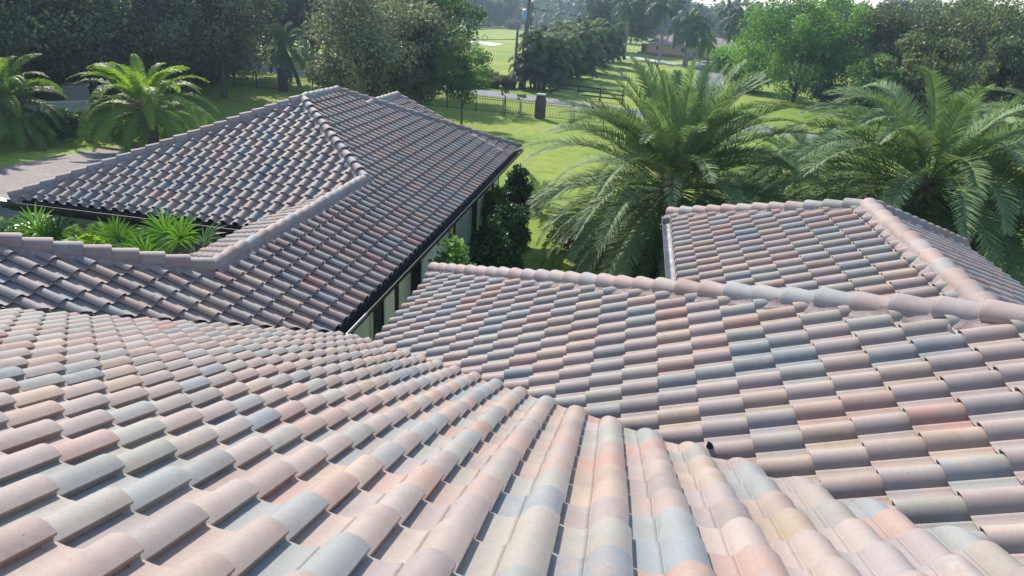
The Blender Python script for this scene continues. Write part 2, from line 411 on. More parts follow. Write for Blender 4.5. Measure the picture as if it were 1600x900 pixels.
CAPPAL = np.array([(.38, .292, .268), (.375, .30, .275), (.355, .300, .290), (.33, .315, .295), (.385, .285, .25), (.385, .325, .28), (.31, .315, .31)])
def cap_row(parent, lo, hi, nl, nr, r=0.116, exp=0.36, lift=0.045, name='ridge_tiles', start=0.0, end=0.0, mort=True, gain=1.0, rise=.115, mw=.225, md=.025):
    """ridge tiles from the low end to the high end; nl / nr = plan directions the two slopes fall in."""
    lo = Vector(lo); hi = Vector(hi); D = (hi - lo); L = D.length; D.normalize()
    side = D.cross(Vector((0, 0, 1))).normalized(); up = side.cross(D).normalized()
    n = 13; V = []; F = []; C = []; C2 = []
    k = max(1, int(round((L - start - end) / exp)))
    ex = (L - start - end) / k; nb = 0
    for i in range(k):
        s0 = start + i * ex; s1 = s0 + ex + 0.05; jit = rng.normal(0, .004, 2)
        col = CAPPAL[rng.integers(len(CAPPAL))] * rng.uniform(.93, 1.06) * gain; col2 = CAPPAL[rng.integers(len(CAPPAL))] * gain
        secs = []
        for s, rr, zz in ((s0, r * 1.13, lift + .026), (s0 + .035, r * 1.125, lift + .026), (s1, r * .9, lift - .004)):
            secs.append([lo + D * s + side * (rr * math.cos(t) + jit[0]) + up * (zz + rise * rr / r * math.sin(t) + jit[1]) for t in np.linspace(-.12, math.pi + .12, n)])
        inner = [lo + D * s0 + side * ((r * 1.13 - .016) * math.cos(t) + jit[0]) + up * (lift + .026 + (rise * 1.13 - .016) * math.sin(t) + jit[1]) for t in np.linspace(-.12, math.pi + .12, n)]
        inner2 = [p + D * 0.02 for p in inner]
        for A_, B_ in ((secs[0], secs[1]), (secs[1], secs[2]), (inner, secs[0]), (inner2, inner)):
            V += [tuple(p) for p in A_] + [tuple(p) for p in B_]
            F += [(nb + j, nb + j + 1, nb + n + j + 1, nb + n + j) for j in range(n - 1)]; nb += 2 * n
            C += [col] * (2 * n); C2 += [col * .85 + col2 * .15] * (2 * n)
    o = np_mesh(name, np.array(V), np.array(F), M_TILE, parent, True, np.array(C), np.array(C2))
    if mort:
        mb = MB()
        for sgn, dn in ((1, nr), (-1, nl)):
            seg = max(2, int(L / 0.06)); vs = []
            for i in range(seg + 1):
                s = L * i / seg; ph = ((s - start) / ex) % 1.0
                wv = .012 * math.sin(s * 9.1) + .01 * math.sin(s * 23.7 + 1) + random.uniform(-.006, .006)
                o1 = mw + wv - .05 * ph; dz = -md + .02 * ph + .012 * math.sin(s * 13.3)
                b = lo + D * s
                pts = [(r * .86, lift + .05), (r * .97, lift + .01), (o1 * .9, lift - .045), (o1, dz), (o1 + .004, dz - .13)]
                vs += [b + side * (sgn * q[0]) + up * q[1] for q in pts]
            mb.add(vs, [(i * 5 + j, i * 5 + j + 1, (i + 1) * 5 + j + 1, (i + 1) * 5 + j)[::sgn] for i in range(seg) for j in range(4)])
        mb.build('mortar_bed', M_MORTAR, o, True)
    return o

def gutter(parent, A, B, out, mat=M_METAL, w=.15, h=.13, drop=.02, fascia=.24):
    """open box gutter below the tile edge, from A to B; out = plan direction away from the roof"""
    A = Vector(A); B = Vector(B); out = Vector(out); up = Vector((0, 0, 1)); t = .006
    g = MB()
    prof = [(-.02, -drop), (-.02, -drop - h), (w * .75, -drop - h), (w, -drop - h * .45), (w, -drop + .01), (w + .012, -drop + .01), (w + .012, -drop + .002), (w + .006, -drop + .002)]
    prof += [(w - t, -drop), (w - t, -drop - h * .45), (w * .75 - t, -drop - h + t), (-.02 + t, -drop - h + t), (-.02 + t, -drop)]
    g.sweep(prof, A, B, out, up); o = g.build('gutter', mat, parent)
    f = MB(); f.sweep([(-.045, -.03), (-.022, -.03), (-.022, -fascia), (-.045, -fascia)], A, B, out, up); f.build('fascia_board', M_METAL, parent)
    return o

# ------------------------------------------------------------------ the house (heights from the photographer's eye)
house = thing('house', 'low house with multicoloured barrel tile roofs, grey stucco walls and dark gutters', 'house', (0, 0, 0))
ZE = H - 5.06; DX = -0.03
# wing A (the far left wing) : slopes F1 (+X), F2 (-Y), F3 (-X), F4 (+Y)
ex, ry0 = -4.40, 19.03
xr1, xr2 = -9.62, -6.43
yc = ex * 0 + 26.62
yF2 = 13.81
Zr = lambda run: ZE + run * T
F1A = [(ex, 15.9), (ex, yc), (xr1, 21.40), (xr1, ry0), (xr2, ry0 - (xr2 - xr1))]
V0 = -0.06
F1B = [(xr2, 7.27 - V0), (ex, 9.30 - V0), (ex, 15.9), (xr2, 15.84)]
F1B = [(xr2, 7.20), (ex, 9.23), (ex, 15.84), (xr2, 15.84)]
F1A[0] = (ex, 15.84)
F1C = [(-13.0, .63), (xr2, 7.20), (xr2, 9.22), (-13.0, 2.65)]
tile_slope('roof_slope', house, [F1A, F1B, F1C], (ex, 0, ZE), (1, 0), (0, 11.349 + .215), (-4.414, 0), gain=.93)
xL = xr1 - (ry0 - yF2)
F2 = [(xL, yF2), (-8.44, yF2), (xr2, 15.84 + .0), (xr1, ry0)]
c = at(63.1, 306.7, ZE + .09)
tile_slope('roof_slope', house, [F2], (0, yF2, ZE), (0, -1), (c.x + .217, 0), (0, c.y), gain=.96)
tile_slope('roof_slope', house, [[(-8.46, 11.25), (xr2, 9.22), (xr2, 15.84), (-8.46, yF2)]], (-8.46, 0, ZE), (-1, 0), (0, 12.0), (-8.46, 0), gain=.95)
tile_slope('roof_slope', house, [[(-8.46, 11.25), (xr2, 9.22), (-13.0, 2.65), (-14.5, 2.65), (-14.5, 11.25)]], (0, 11.25, ZE), (0, 1), (0, 0), (0, 11.27), PROF_C)
tile_slope('roof_slope', house, [[(ex, yc), (xr1, 21.4), (xL, yc)]], (0, yc, ZE), (0, 1), (0, 0), (0, yc), PROF_C)
tile_slope('roof_slope', house, [[(xL, yF2), (xr1, ry0), (xr1, 21.4), (xL, yc)]], (xL, 0, ZE), (-1, 0), (0, 0), (xL, 0), PROF_C)
zr1 = Zr(ex - xr1) - .0; zr2 = Zr(ex - xr2)
e1, e2, e3, e4 = (1, 0), (0, -1), (-1, 0), (0, 1)
cap_row(house, (ex + .02, yc + .02, ZE), (xr1, 21.4, zr1), e4, e1, gain=.85)
cap_row(house, (xr1, 21.45, zr1), (xr1, ry0 - .05, zr1), e3, e1, gain=1.0)
cap_row(house, (xL, yF2, ZE), (xr1, ry0, zr1), e3, e2, gain=1.0)
cap_row(house, (xr2, 15.8, zr2), (xr1, ry0, zr1), e2, e1, gain=1.0)
cap_row(house, (xr2, 15.88, zr2), (xr2, 9.2, zr2), e1, e3, gain=1.02)
cap_row(house, (xr2 + .02, 9.22, zr2), (-13.0, 2.65, Zr(ex + 13.0)), e4, e1, gain=.9, rise=.13, r=.135)
gutter(house, (ex, 9.45, ZE), (ex, yc + .12, ZE), (1, 0, 0), w=.19, h=.16)
gutter(house, (-8.5, yF2, ZE), (xL - .15, yF2, ZE), (0, -1, 0), w=.19, h=.18, fascia=.3)
gutter(house, (-8.46, 11.2, ZE), (-8.46, yF2 - .1, ZE), (-1, 0, 0))
gutter(house, (-8.5, 11.25, ZE), (-15, 11.25, ZE), (0, 1, 0))
# rear wing roof showing above the far hip
rx, rz_, rya, ryb = -8.75, H - 3.24, 22.2, 24.75
rh = 1.75; run = rh / T
tile_slope('roof_slope', house, [[(rx, rya - .4), (rx + run, rya - .4), (rx + run, ryb), (rx, ryb)]], (rx + run, 0, rz_ - rh), (1, 0), (0, 0), (rx + run, 0), PROF_C)
tile_slope('roof_slope', house, [[(rx - run, rya - .4), (rx, rya - .4), (rx, ryb), (rx - run, ryb)]], (rx - run, 0, rz_ - rh), (-1, 0), (0, 0), (rx - run, 0), PROF_C)
cap_row(house, (rx, ryb, rz_), (rx, rya - .4, rz_), e3, e1, gain=1.05)
cap_row(house, (rx + run, ryb, rz_ - rh), (rx, ryb, rz_), e4, e1, gain=1.0, r=.10, rise=.08)
gb = MB(); gb.add([(rx - run, ryb - .3, rz_ - rh - .1), (rx + run, ryb - .3, rz_ - rh - .1), (rx, ryb - .3, rz_ - .1)], [(0, 1, 2)]); gb.build('gable_wall', M_STUC, house)

# main roof : F5 (+Y, under the photographer) and F6 (-X), far slope of the right wing F6b (+Y)
ZF5 = lambda y: H - 1.045 - y * T + DX - .045
F5y = 9.33; YR = -1.6
z5 = ZF5(F5y)
F5a = [(-4.40, F5y), (-3.70, F5y), (-3.66 + 9.33 - YR - .02, YR), (-13.67 + YR + .0 - .0, YR)]
F5a = [(-4.40, 9.33), (-3.86, 9.18), (5.32 - YR, YR), (YR - 13.72, YR)]
tile_slope('roof_slope', house, [F5a], (0, F5y, z5), (0, 1), (-1.678 - .305, 0), (0, 1.757), gain=.98)
tile_slope('roof_slope', house, [[(YR - 13.0, YR), (5.67 - YR, YR), (9.67 - YR, YR - 6), (YR - 18, YR - 6)]], (0, YR - 6, ZF5(YR) - 6 * T), (0, -1), (0, 0), (0, YR - 6), PROF_C)
cap_row(house, (-14, YR, ZF5(YR)), (5.2 - YR, YR, ZF5(YR)), e4, e2)
x6, HS = -3.67, 8.90
z6 = ZE + DX + .01
F6p = [(x6, 8.80), (x6, HS - x6), (6.6, HS - 6.6), (6.6, 5.13 - 6.6)]
tile_slope('roof_slope', house, [F6p], (x6, 0, z6), (-1, 0), (0, 5.329 - .30), (1.859, 0), gain=1.0)
tile_slope('roof_slope', house, [[(x6, HS - x6), (6.6, HS - 6.6), (12.0, HS - 6.6), (12.0, HS - x6)]], (0, HS - x6, z6), (0, 1), (0, 0), (0, HS - x6), PROF_C)
cap_row(house, (x6, HS - x6, z6), (6.6, HS - 6.6, z6 + (6.6 - x6) * T), e3, e4, r=.128, rise=.12, exp=.37, gain=1.0)
gutter(house, (x6, 9.5, z6), (x6, HS - x6 + .1, z6), (-1, 0, 0), w=.03, h=.05, mat=M_GUTL)
# right wing G
gx, gz, gy = .955, H - 3.77 + DX, 14.15
gr, ga = 3.78, 14.15 - 2.825
gzr = gz + (gr - gx) * T
gv = lambda x: HS - x6 - (gz + (x - gx) * T - z6) / T      # where the wing meets slope F6b
tile_slope('roof_slope', house, [[(gx, gv(gx)), (gr, gv(gr)), (gr, ga), (gx, gy)]], (gx, 0, gz), (-1, 0), (0, 13.535 - .215), (gx, 0), gain=1.0)
g2 = 2 * gr - gx
tile_slope('roof_slope', house, [[(g2, gv(gx)), (gr, gv(gr)), (gr, ga), (g2, gy)]], (g2, 0, gz), (1, 0), (0, 13.4), (g2, 0), gain=1.0)
tile_slope('roof_slope', house, [[(gx, gy), (gr, ga), (g2, gy)]], (0, gy, gz), (0, 1), (0, 0), (0, gy), PROF_C)
cap_row(house, (gx, gy, gz), (gr, ga, gzr), e3, e4, gain=1.0)
cap_row(house, (g2, gy, gz), (gr, ga, gzr), e4, e1, gain=.8)
cap_row(house, (gr, ga, gzr), (gr, gv(gr) - .2, gzr), e1, e3, r=.118, rise=.11, gain=1.0, mw=.22, md=.03, exp=.36)
gutter(house, (gx - .02, gv(gx) + .05, gz), (gx - .02, gy + .1, gz), (-1, 0, 0), w=.13, mat=M_GUTL, drop=.05, h=.12)
f = MB(); f.box(gx - .16, gv(gx) + .1, gz - .06, gx - .145, gy + .12, gz - .035); f.build('gutter_lip', M_METAL, house)

# walls, soffits, openings
def wall(x0, y0, x1, y1, z1=ZE - .2, t=.2, mat=M_STUC):
    mb = MB(); mb.box(min(x0, x1) - (t if x0 == x1 else 0), min(y0, y1) - (t if y0 == y1 else 0), 0, max(x0, x1), max(y0, y1), z1)
    return mb.build('wall', mat, house)
wx = -5.0
wall(wx, 9.0, wx, 26.0); wall(-14.2, 14.5, -8.6, 14.5); wall(-14.2, 26.0, wx, 26.0); wall(-14.0, 14.5, -14.0, 26.0)
wall(-14.5, 10.65, -7.8, 10.65); wall(-7.8, 10.65, -7.8, 14.4)
wall(-3.1, 9.0, -3.1, 12.0, z6 - .2); wall(-3.1, 12.0, 12, 12.0, z6 - .2); wall(1.6, 10.0, 1.6, 13.5, gz - .2); wall(1.6, 13.5, 6.0, 13.5, gz - .2); wall(6.0, 10, 6.0, 13.5, gz - .2)
s = MB()
s.box(wx, 9.5, ZE - .235, ex - .03, yc - .03, ZE - .215); s.box(-14.8, yF2 + .05, ZE - .237, -8.5, 14.4, ZE - .217)
s.box(-14.6, 10.7, ZE - .239, -8.5, 11.2, ZE - .219); s.box(-3.6, 9.5, z6 - .24, -3.1, 12.4, z6 - .22); s.box(1.0, 10.0, gz - .24, 1.6, 14.0, gz - .22)
s.build('soffit', M_SOFF, house)
def on_wall(px, py=480):
    d = ray(px, py); return d.y * (wx / d.x)
for pa, pya, pb, pyb in ((581, 505, 597, 500), (640, 440, 655, 432), (700, 372, 709, 366), (735, 340, 743, 335)):
    ya, yb = sorted((on_wall(pa, pya), on_wall(pb, pyb))); yb = max(yb, ya + .45)
    fr = MB()
    fr.box(wx + .001, ya, .15, wx + .05, ya + .05, 2.55); fr.box(wx + .001, yb - .05, .15, wx + .05, yb, 2.55)
    fr.box(wx + .001, ya + .05, .15, wx + .05, yb - .05, .2); fr.box(wx + .001, ya + .05, 2.5, wx + .05, yb - .05, 2.55)
    fo = fr.build('window', M_DARK, house)
    g = MB(); g.box(wx + .002, ya + .05, .2, wx + .02, yb - .05, 2.5); g.build('pane', M_GLASS, fo)
    q = MB(); q.box(wx + .001, ya - .14, .05, wx + .035, ya - .004, 2.64); q.box(wx + .001, yb + .004, .05, wx + .035, yb + .14, 2.64); q.box(wx + .001, ya - .004, 2.555, wx + .035, yb + .004, 2.64); q.build('window_trim', M_TRIM, fo)
for y in (9.95, 13.9, 24.6):
    dp = MB(); dp.box(wx + .001, y, 0.05, wx + .075, y + .09, ZE - .25); dp.build('downspout', M_METAL, house)
# exposed drip edge by the gutter end
dr = MB(); dr.box(-4.24, 9.42, ZE - .05, -4.20, 10.3, ZE - .035); dr.build('drip_edge', M_WHITE, house)

# ------------------------------------------------------------------ plants
def unit(v): return v / (np.linalg.norm(v, axis=-1, keepdims=True) + 1e-9)
def leaf_quads(C, size, r, flat=0.0, asp=.55):
    n = len(C); a = unit(r.normal(size=(n, 3)) * np.array([1, 1, 1 - flat])); b = unit(np.cross(a, unit(r.normal(size=(n, 3)))))
    s = (size * r.uniform(.6, 1.35, (n, 1)))
    P = np.stack([C - a * s * .5, C + b * s * asp * .5, C + a * s * .5, C - b * s * asp * .5], 1)
    return P.reshape(-1, 3), np.arange(4 * n).reshape(n, 4)
def crown_mesh(name, mat, parent, h0, h1, rad, nclump, nleaf, leaf, seed, clump=.25, cone=0.0, shell=.5, droop=0.0, squash=.75):
    r = np.random.default_rng(seed); cz = (h0 + h1) / 2; hz = (h1 - h0) / 2
    d = unit(r.normal(size=(nclump, 3))); q = r.uniform(0, 1, (nclump, 1)) ** shell
    lob = 1 + .22 * np.sin(3 * np.arctan2(d[:, 1], d[:, 0]) + seed)[:, None] * (1 - abs(d[:, 2:3]))
    cc = d * q * lob * np.array([rad, rad, hz]) * (1 - clump * .6)
    if cone: cc[:, :2] *= (1 - cone * (cc[:, 2:3] / hz * .5 + .5))
    cr = rad * clump * r.uniform(.55, 1.3, nclump)
    per = r.multinomial(nleaf, (cr ** 2) / (cr ** 2).sum()); idx = np.repeat(np.arange(nclump), per)
    off = unit(r.normal(size=(nleaf, 3))) * r.uniform(0, 1, (nleaf, 1)) ** .45
    C = cc[idx] + off * cr[idx, None] * np.array([1, 1, squash])
    if droop:
        sp = r.uniform(0, 1, nleaf) ** 2; C[:, 2] -= sp * droop
    C[:, 2] += cz
    C[:, 2] = np.maximum(C[:, 2], .05)
    P, F = leaf_quads(C, leaf, r)
    t = np.clip(r.uniform(.0, .85, nclump)[idx] + r.normal(0, .12, nleaf), 0, 1)
    t = np.repeat(t, 4)[:, None] * np.ones((1, 3))
    o = np_mesh(name, P, F, mat, parent, False, t)
    return o, cc + np.array([0, 0, cz]), cr
def trunk_mesh(parent, cc, cr, h0, h1, r0, seed, mat=None, nl=16, multi=1, name='trunk'):
    r = random.Random(seed); mb = MB()
    for k in range(multi):
        ox = (r.uniform(-.5, .5) if multi > 1 else 0); oy = (r.uniform(-.5, .5) if multi > 1 else 0)
        top = h0 + (h1 - h0) * .45
        pts = [(ox, oy, -.1), (ox * 1.3 + r.uniform(-.1, .1), oy * 1.3, h0 * .5), (ox * 1.8, oy * 1.8 + r.uniform(-.15, .15), h0), (ox * 2.6, oy * 2.6, top)]
        mb.tube(pts, [r0 * 1.25, r0, r0 * .8, r0 * .35], 8)
    for i in r.sample(range(len(cc)), min(nl, len(cc))):
        c = cc[i]; s = h0 * r.uniform(.75, 1.0) + r.uniform(0, .25) * (h1 - h0)
        mid = (c[0] * .45, c[1] * .45, s + (c[2] - s) * .6)
        mb.tube([(0, 0, min(s, c[2] - .2)), mid, tuple(c)], [r0 * .42, r0 * .26, r0 * .07], 5)
    return mb.build(name, mat or M_BARK, parent, True)
def tree(name, label, loc, mat, h, rad, h0, nleaf, leaf, seed, group=None, r0=.22, **kw):
    t = thing(name, label, 'tree' if 'tree' in name or 'oak' in name else 'shrub', (loc[0], loc[1], 0), 0, group)
    multi = kw.pop('multi', 1); nl = kw.pop('limbs', 16); nc = kw.pop('nclump', 70); bark = kw.pop('bark', None)
    o, cc, cr = crown_mesh('crown', mat, t, h0, h, rad, nc, nleaf, leaf, seed, **kw)
    trunk_mesh(t, cc, cr, h0, h, r0, seed, bark, nl, multi)
    return t

def frond(V, F, Tt, base, az, el, L, droop, nl, ll, lw, r, vee=.5, fwd=.75, tint=.5, rach=None, lean=.35, roll=0.0, side_droop=.3):
    """one feather leaf: curved rachis with folded leaflets both sides"""
    m = 14; p = np.array(base, float); a = el; pts = [p.copy()]; dirs = []
    for i in range(m):
        d = np.array([math.cos(a) * math.cos(az), math.cos(a) * math.sin(az), math.sin(a)]); dirs.append(d); p = p + d * L / m; pts.append(p.copy())
        a -= droop / m * (.35 + 1.3 * i / m) * max(.15, math.cos(a) + .2)
    dirs.append(dirs[-1]); pts = np.array(pts); dirs = np.array(dirs)
    side0 = np.array([-math.sin(az), math.cos(az), 0])
    s = np.linspace(.16, .995, nl); x = s * m; i0 = np.minimum(x.astype(int), m - 1); f = (x - i0)[:, None]
    P = pts[i0] * (1 - f) + pts[i0 + 1] * f; D = unit(dirs[i0] * (1 - f) + dirs[i0 + 1] * f)
    up = unit(np.cross(D, side0) * 1.0); up = np.where(up[:, 2:3] < 0, -up, up) if el < 1.3 else up
    sd = np.cos(roll) * side0 + np.sin(roll) * up
    up = np.cos(roll) * up - np.sin(roll) * side0
    for sg in (-1, 1):
        k = len(s); env = np.clip(np.sin(np.pi * np.clip(s * .93 + .05, 0, 1)) ** .55, .18, 1)[:, None] * ll * r.uniform(.85, 1.12, (k, 1))
        fw = (fwd * (.55 + .9 * s))[:, None] + r.normal(0, .10, (k, 1)); ve = vee + r.normal(0, .16, (k, 1))
        dl = unit(sd * sg + D * fw + up * ve)
        wv = unit(np.cross(dl, up) + r.normal(0, .15, (k, 3))) * lw * r.uniform(.8, 1.15, (k, 1))
        mid = P + dl * env * .5; tip = P + dl * env - np.array([0, 0, 1]) * env * side_droop * r.uniform(.6, 1.3, (k, 1))
        Q = np.stack([P - wv * .5, P + wv * .5, mid - wv * .6, mid + wv * .6, tip - wv * .1, tip + wv * .1], 1).reshape(-1, 3)
        b = sum(len(v) for v in V); V.append(Q); ix = (np.arange(k) * 6)[:, None] + b
        F.append(np.concatenate([ix + np.array([[0, 1, 3, 2]]), ix + np.array([[2, 3, 5, 4]])])); 
        Tt.append(np.repeat(np.clip(tint + r.normal(0, .09, k), 0, 1), 6))
    rr = .03 * L / 4.3 * (rach or 1); b = sum(len(v) for v in V); n = m + 1; w_ = np.linspace(1.0, .15, n)[:, None] * rr
    sp_ = side0[None] * w_; up_ = np.array([0, 0, 1.0])[None] * w_
    Q = np.stack([pts - sp_, pts + up_ * .6, pts + sp_, pts - up_ * .6], 1).reshape(-1, 3); V.append(Q)
    ff = []
    for i in range(m):
        for j in range(4): ff.append((b + i * 4 + j, b + i * 4 + (j + 1) % 4, b + (i + 1) * 4 + (j + 1) % 4, b + (i + 1) * 4 + j))
    F.append(np.array(ff)); Tt.append(np.full(len(Q), min(1, tint + .35)))

def palm_crown(name, parent, mat, z, n, L, seed, droop=1.3, nl=64, ll=.5, lw=.035, el0=-.5, el1=1.45, vee=.5, spread=.12, off=(0, 0), elp=.8, tint=(.25, .6), fwd=.75, side_droop=.3):
    r = np.random.default_rng(seed); V, F, Tt = [], [], []
    for i in range(n):
        q = (i + .5) / n; el = el1 + (el0 - el1) * q ** elp + r.normal(0, .09); az = i * 2.39996 + r.normal(0, .12)
        Lf = L * (.72 + .28 * min(1, q * 2.6)) * r.uniform(.9, 1.08)
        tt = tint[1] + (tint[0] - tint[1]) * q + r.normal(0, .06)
        b = (off[0] + math.cos(az) * spread, off[1] + math.sin(az) * spread, z - q * spread * 3.0)
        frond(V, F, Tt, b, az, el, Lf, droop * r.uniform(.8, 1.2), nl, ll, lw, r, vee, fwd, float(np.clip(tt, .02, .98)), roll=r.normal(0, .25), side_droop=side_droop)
    V = np.vstack(V); V[:, 2] = np.maximum(V[:, 2], .03)
    t = np.concatenate(Tt)[:, None] * np.ones((1, 3))
    return np_mesh(name, V, np.concatenate(F), mat, parent, False, t)
def palm_trunk(parent, z, r0, r1, mat, off=(0, 0), boots=True, seed=1):
    r = random.Random(seed); mb = MB(); n = max(6, int(z / .16)); pts = []; rad = []
    for i in range(n + 1):
        q = i / n; pts.append((off[0] * q ** 1.3, off[1] * q ** 1.3, -.1 + (z + .1) * q)); rad.append((r0 + (r1 - r0) * q) * (1 + (.09 if i % 2 else -.05) * (1 if boots else .25)))
    mb.tube(pts, rad, 12)
    if boots:
        for i in range(int(z * 26)):
            q = r.random(); a = r.uniform(0, 6.283); c = (off[0] * q ** 1.3, off[1] * q ** 1.3, z * q); R_ = r0 + (r1 - r0) * q
            p0 = (c[0] + math.cos(a) * R_ * .8, c[1] + math.sin(a) * R_ * .8, c[2]); p1 = (c[0] + math.cos(a) * (R_ + .10), c[1] + math.sin(a) * (R_ + .10), c[2] + .17)
            mb.tube([p0, p1], [.055, .025], 4)
    return mb.build('trunk', mat, parent, True)
def stalks(parent, z, n, L, seed, mat, off=(0, 0), name='flower_stalks'):
    r = random.Random(seed); mb = MB()
    for i in range(n):
        a = r.uniform(0, 6.283); el = r.uniform(.0, .9); l = L * r.uniform(.6, 1)
        c = Vector((off[0], off[1], z)); d = Vector((math.cos(a) * math.cos(el), math.sin(a) * math.cos(el), math.sin(el)))
        mid = c + d * l * .6; tip = c + d * l + Vector((0, 0, -.25 * l)); mb.tube([c, mid, tip], [.022, .014, .008], 4)
        for k in range(9):
            b = mid.lerp(tip, r.random()); mb.tube([b, b + Vector((r.uniform(-.2, .2), r.uniform(-.2, .2), r.uniform(-.35, .02)))], [.008, .004], 3, False)
    return mb.build(name, mat, parent)

# the two date palms in front and their neighbours
P1 = aty(1050, 292, 22.3); P2_ = aty(1448, 292, 21.0)
t = thing('date_palm', 'large full feathery date palm standing between the two tiled roofs', 'palm tree', (P1.x, P1.y, 0), 0, 'date palms beyond the roofs')
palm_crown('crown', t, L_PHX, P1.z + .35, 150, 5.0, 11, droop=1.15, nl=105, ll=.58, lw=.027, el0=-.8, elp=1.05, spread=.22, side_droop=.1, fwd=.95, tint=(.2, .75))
palm_trunk(t, P1.z + .3, .32, .36, M_PBARK, seed=2); stalks(t, P1.z + .35, 22, 1.3, 5, M_OLDST)
t = thing('date_palm', 'wide feathery date palm behind the ridge of the right hand roof wing', 'palm tree', (P2_.x, P2_.y, 0), 0, 'date palms beyond the roofs')
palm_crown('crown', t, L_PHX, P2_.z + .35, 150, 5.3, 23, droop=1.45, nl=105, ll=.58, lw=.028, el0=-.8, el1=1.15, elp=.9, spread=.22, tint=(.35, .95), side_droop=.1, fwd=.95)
palm_trunk(t, P2_.z + .3, .32, .36, M_PBARK, seed=3)
p = aty(1720, 275, 22.0)
t = thing('date_palm', 'feathery date palm cut off by the right edge of the photo', 'palm tree', (p.x, p.y, 0), 0, 'date palms beyond the roofs')
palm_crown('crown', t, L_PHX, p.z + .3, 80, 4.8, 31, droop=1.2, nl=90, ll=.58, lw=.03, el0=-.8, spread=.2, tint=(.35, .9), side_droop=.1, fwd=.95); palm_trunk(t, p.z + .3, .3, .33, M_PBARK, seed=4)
p = aty(1262, 250, 31.0)
t = thing('date_palm', 'low spreading palm in the gap between the two big date palms', 'palm tree', (p.x, p.y, 0), 0, 'date palms beyond the roofs')
palm_crown('crown', t, L_PHX, 2.6, 90, 4.6, 37, droop=1.3, nl=80, ll=.58, lw=.034, el0=-.6, el1=.95, spread=.25, tint=(.3, .85), side_droop=.12, fwd=.95); palm_trunk(t, 2.5, .3, .33, M_PBARK, seed=5)
p = aty(228, 172, 34.0)
t = thing('date_palm', 'arching yellow tipped date palm behind the left roof hip', 'palm tree', (p.x, p.y, 0), 0, 'date palms by the driveway')
palm_crown('crown', t, L_PHXY, p.z + .5, 62, 3.9, 41, droop=1.75, nl=74, ll=.46, lw=.04, el0=-.3, el1=1.4, vee=.25, spread=.22, elp=.95, side_droop=.15, tint=(.35, .8))
palm_trunk(t, p.z + .45, .5, .42, M_PBARK, seed=6); stalks(t, p.z + .25, 36, .95, 8, M_OLDST)
b0 = at(47, 228); p = aty(0, 152, b0.y); dx = p.x - b0.x
t = thing('date_palm', 'arching date palm at the left edge of the photo with a pale slanting trunk', 'palm tree', (b0.x, b0.y, 0), 0, 'date palms by the driveway')
palm_crown('crown', t, L_PHXY, p.z, 50, 3.4, 43, droop=1.7, nl=66, ll=.42, lw=.04, el0=-.35, vee=.25, spread=.2, off=(dx, 0), tint=(.2, .6), elp=1.0)
palm_trunk(t, p.z + .1, .2, .22, M_PBARK, off=(dx, 0), boots=False, seed=7)

# broadleaf trees: (name, label, px, py of the foot, height, radius, crown base, leaf material, seed, keyword changes)
TR = [
 ('oak_tree', 'dark oak at the far left edge rising behind the edge palm', -70, 190, 11, 6.5, 1.6, L_OAK, 1, {}),
 ('oak_tree', 'dark oak behind the white yard wall and the left edge palm', 40, 172, 11, 6.4, 1.5, L_OAK, 2, {}),
 ('oak_tree', 'dark oak right behind the white utility box', 150, 160, 9.6, 6.5, 1.5, L_OAK, 3, {}),
 ('grey_leaved_tree', 'grey green fine leaved tree above the arching left palm', 248, 160, 11.5, 5.2, 1.6, L_GREY, 4, dict(droop=1.0)),
 ('oak_tree', 'dark tree in the gap between the two grey leaved trees on the left', 300, 150, 12.5, 5.4, 1.2, L_OAK, 5, {}),
 ('grey_leaved_tree', 'grey leaved tree ending left of the iron fence', 350, 152, 12.0, 5.0, 1.3, L_GREY, 6, dict(droop=1.2)),
 ('oak_tree', 'large dense dark tree behind the peak of the left roof', 585, 192, 10.6, 5.0, .5, L_GREY, 7, dict(nclump=110)),
 ('oak_tree', 'dark narrow tree touching the right side of the large dense dark tree', 655, 186, 8.6, 3.2, .4, L_OAK, 8, {}),
 ('green_tree', 'mid green leafy tree left of the bright field', 668, 150, 12, 5.6, 2.0, L_GREEN, 9, {}),
 ('young_tree', 'small airy tree with a thin dark trunk on the lawn above the roof', 721, 195, 6.6, 2.3, 1.3, L_GREEN, 10, dict(nclump=46, limbs=14, r0=.09)),
 ('lime_green_tree', 'big bright lime green tree behind the large date palms', 1238, 160, 12.8, 8.2, .2, L_LIME, 11, dict(nclump=150, clump=.2)),
 ('lime_green_tree', 'low lime green bushy tree left of the big lime green tree', 1165, 142, 6.0, 5.0, .1, L_LIME, 12, {}),
 ('olive_green_tree', 'olive green tree right of the big lime green tree', 1385, 176, 11.8, 6.6, .2, L_OLIVE, 13, {}),
 ('olive_green_tree', 'wide grey olive tree with bare looking twigs behind the right date palm', 1480, 190, 13.2, 8.0, .2, L_OLIVE, 14, dict(nclump=120)),
 ('olive_green_tree', 'yellowish olive tree at the right edge of the photo', 1600, 190, 12.6, 7.4, .2, L_OLIVE, 15, {}),
]
for i, (nm, lb, px, py, h, rad, h0, mt, sd_, kw) in enumerate(TR):
    a = dict(nclump=80, clump=.27, r0=.24, nleaf=int(9000 + 520 * rad * rad), leaf=.30 if mt is not L_GREY else .24)
    a['nleaf'] = min(a['nleaf'], 34000); a.update(kw); nl_ = a.pop('nleaf'); lf = a.pop('leaf')
    tree(nm, lb, at(px, py), mt, h, rad, h0, nl_, lf if nm != 'young_tree' else .16, sd_, None, **a)

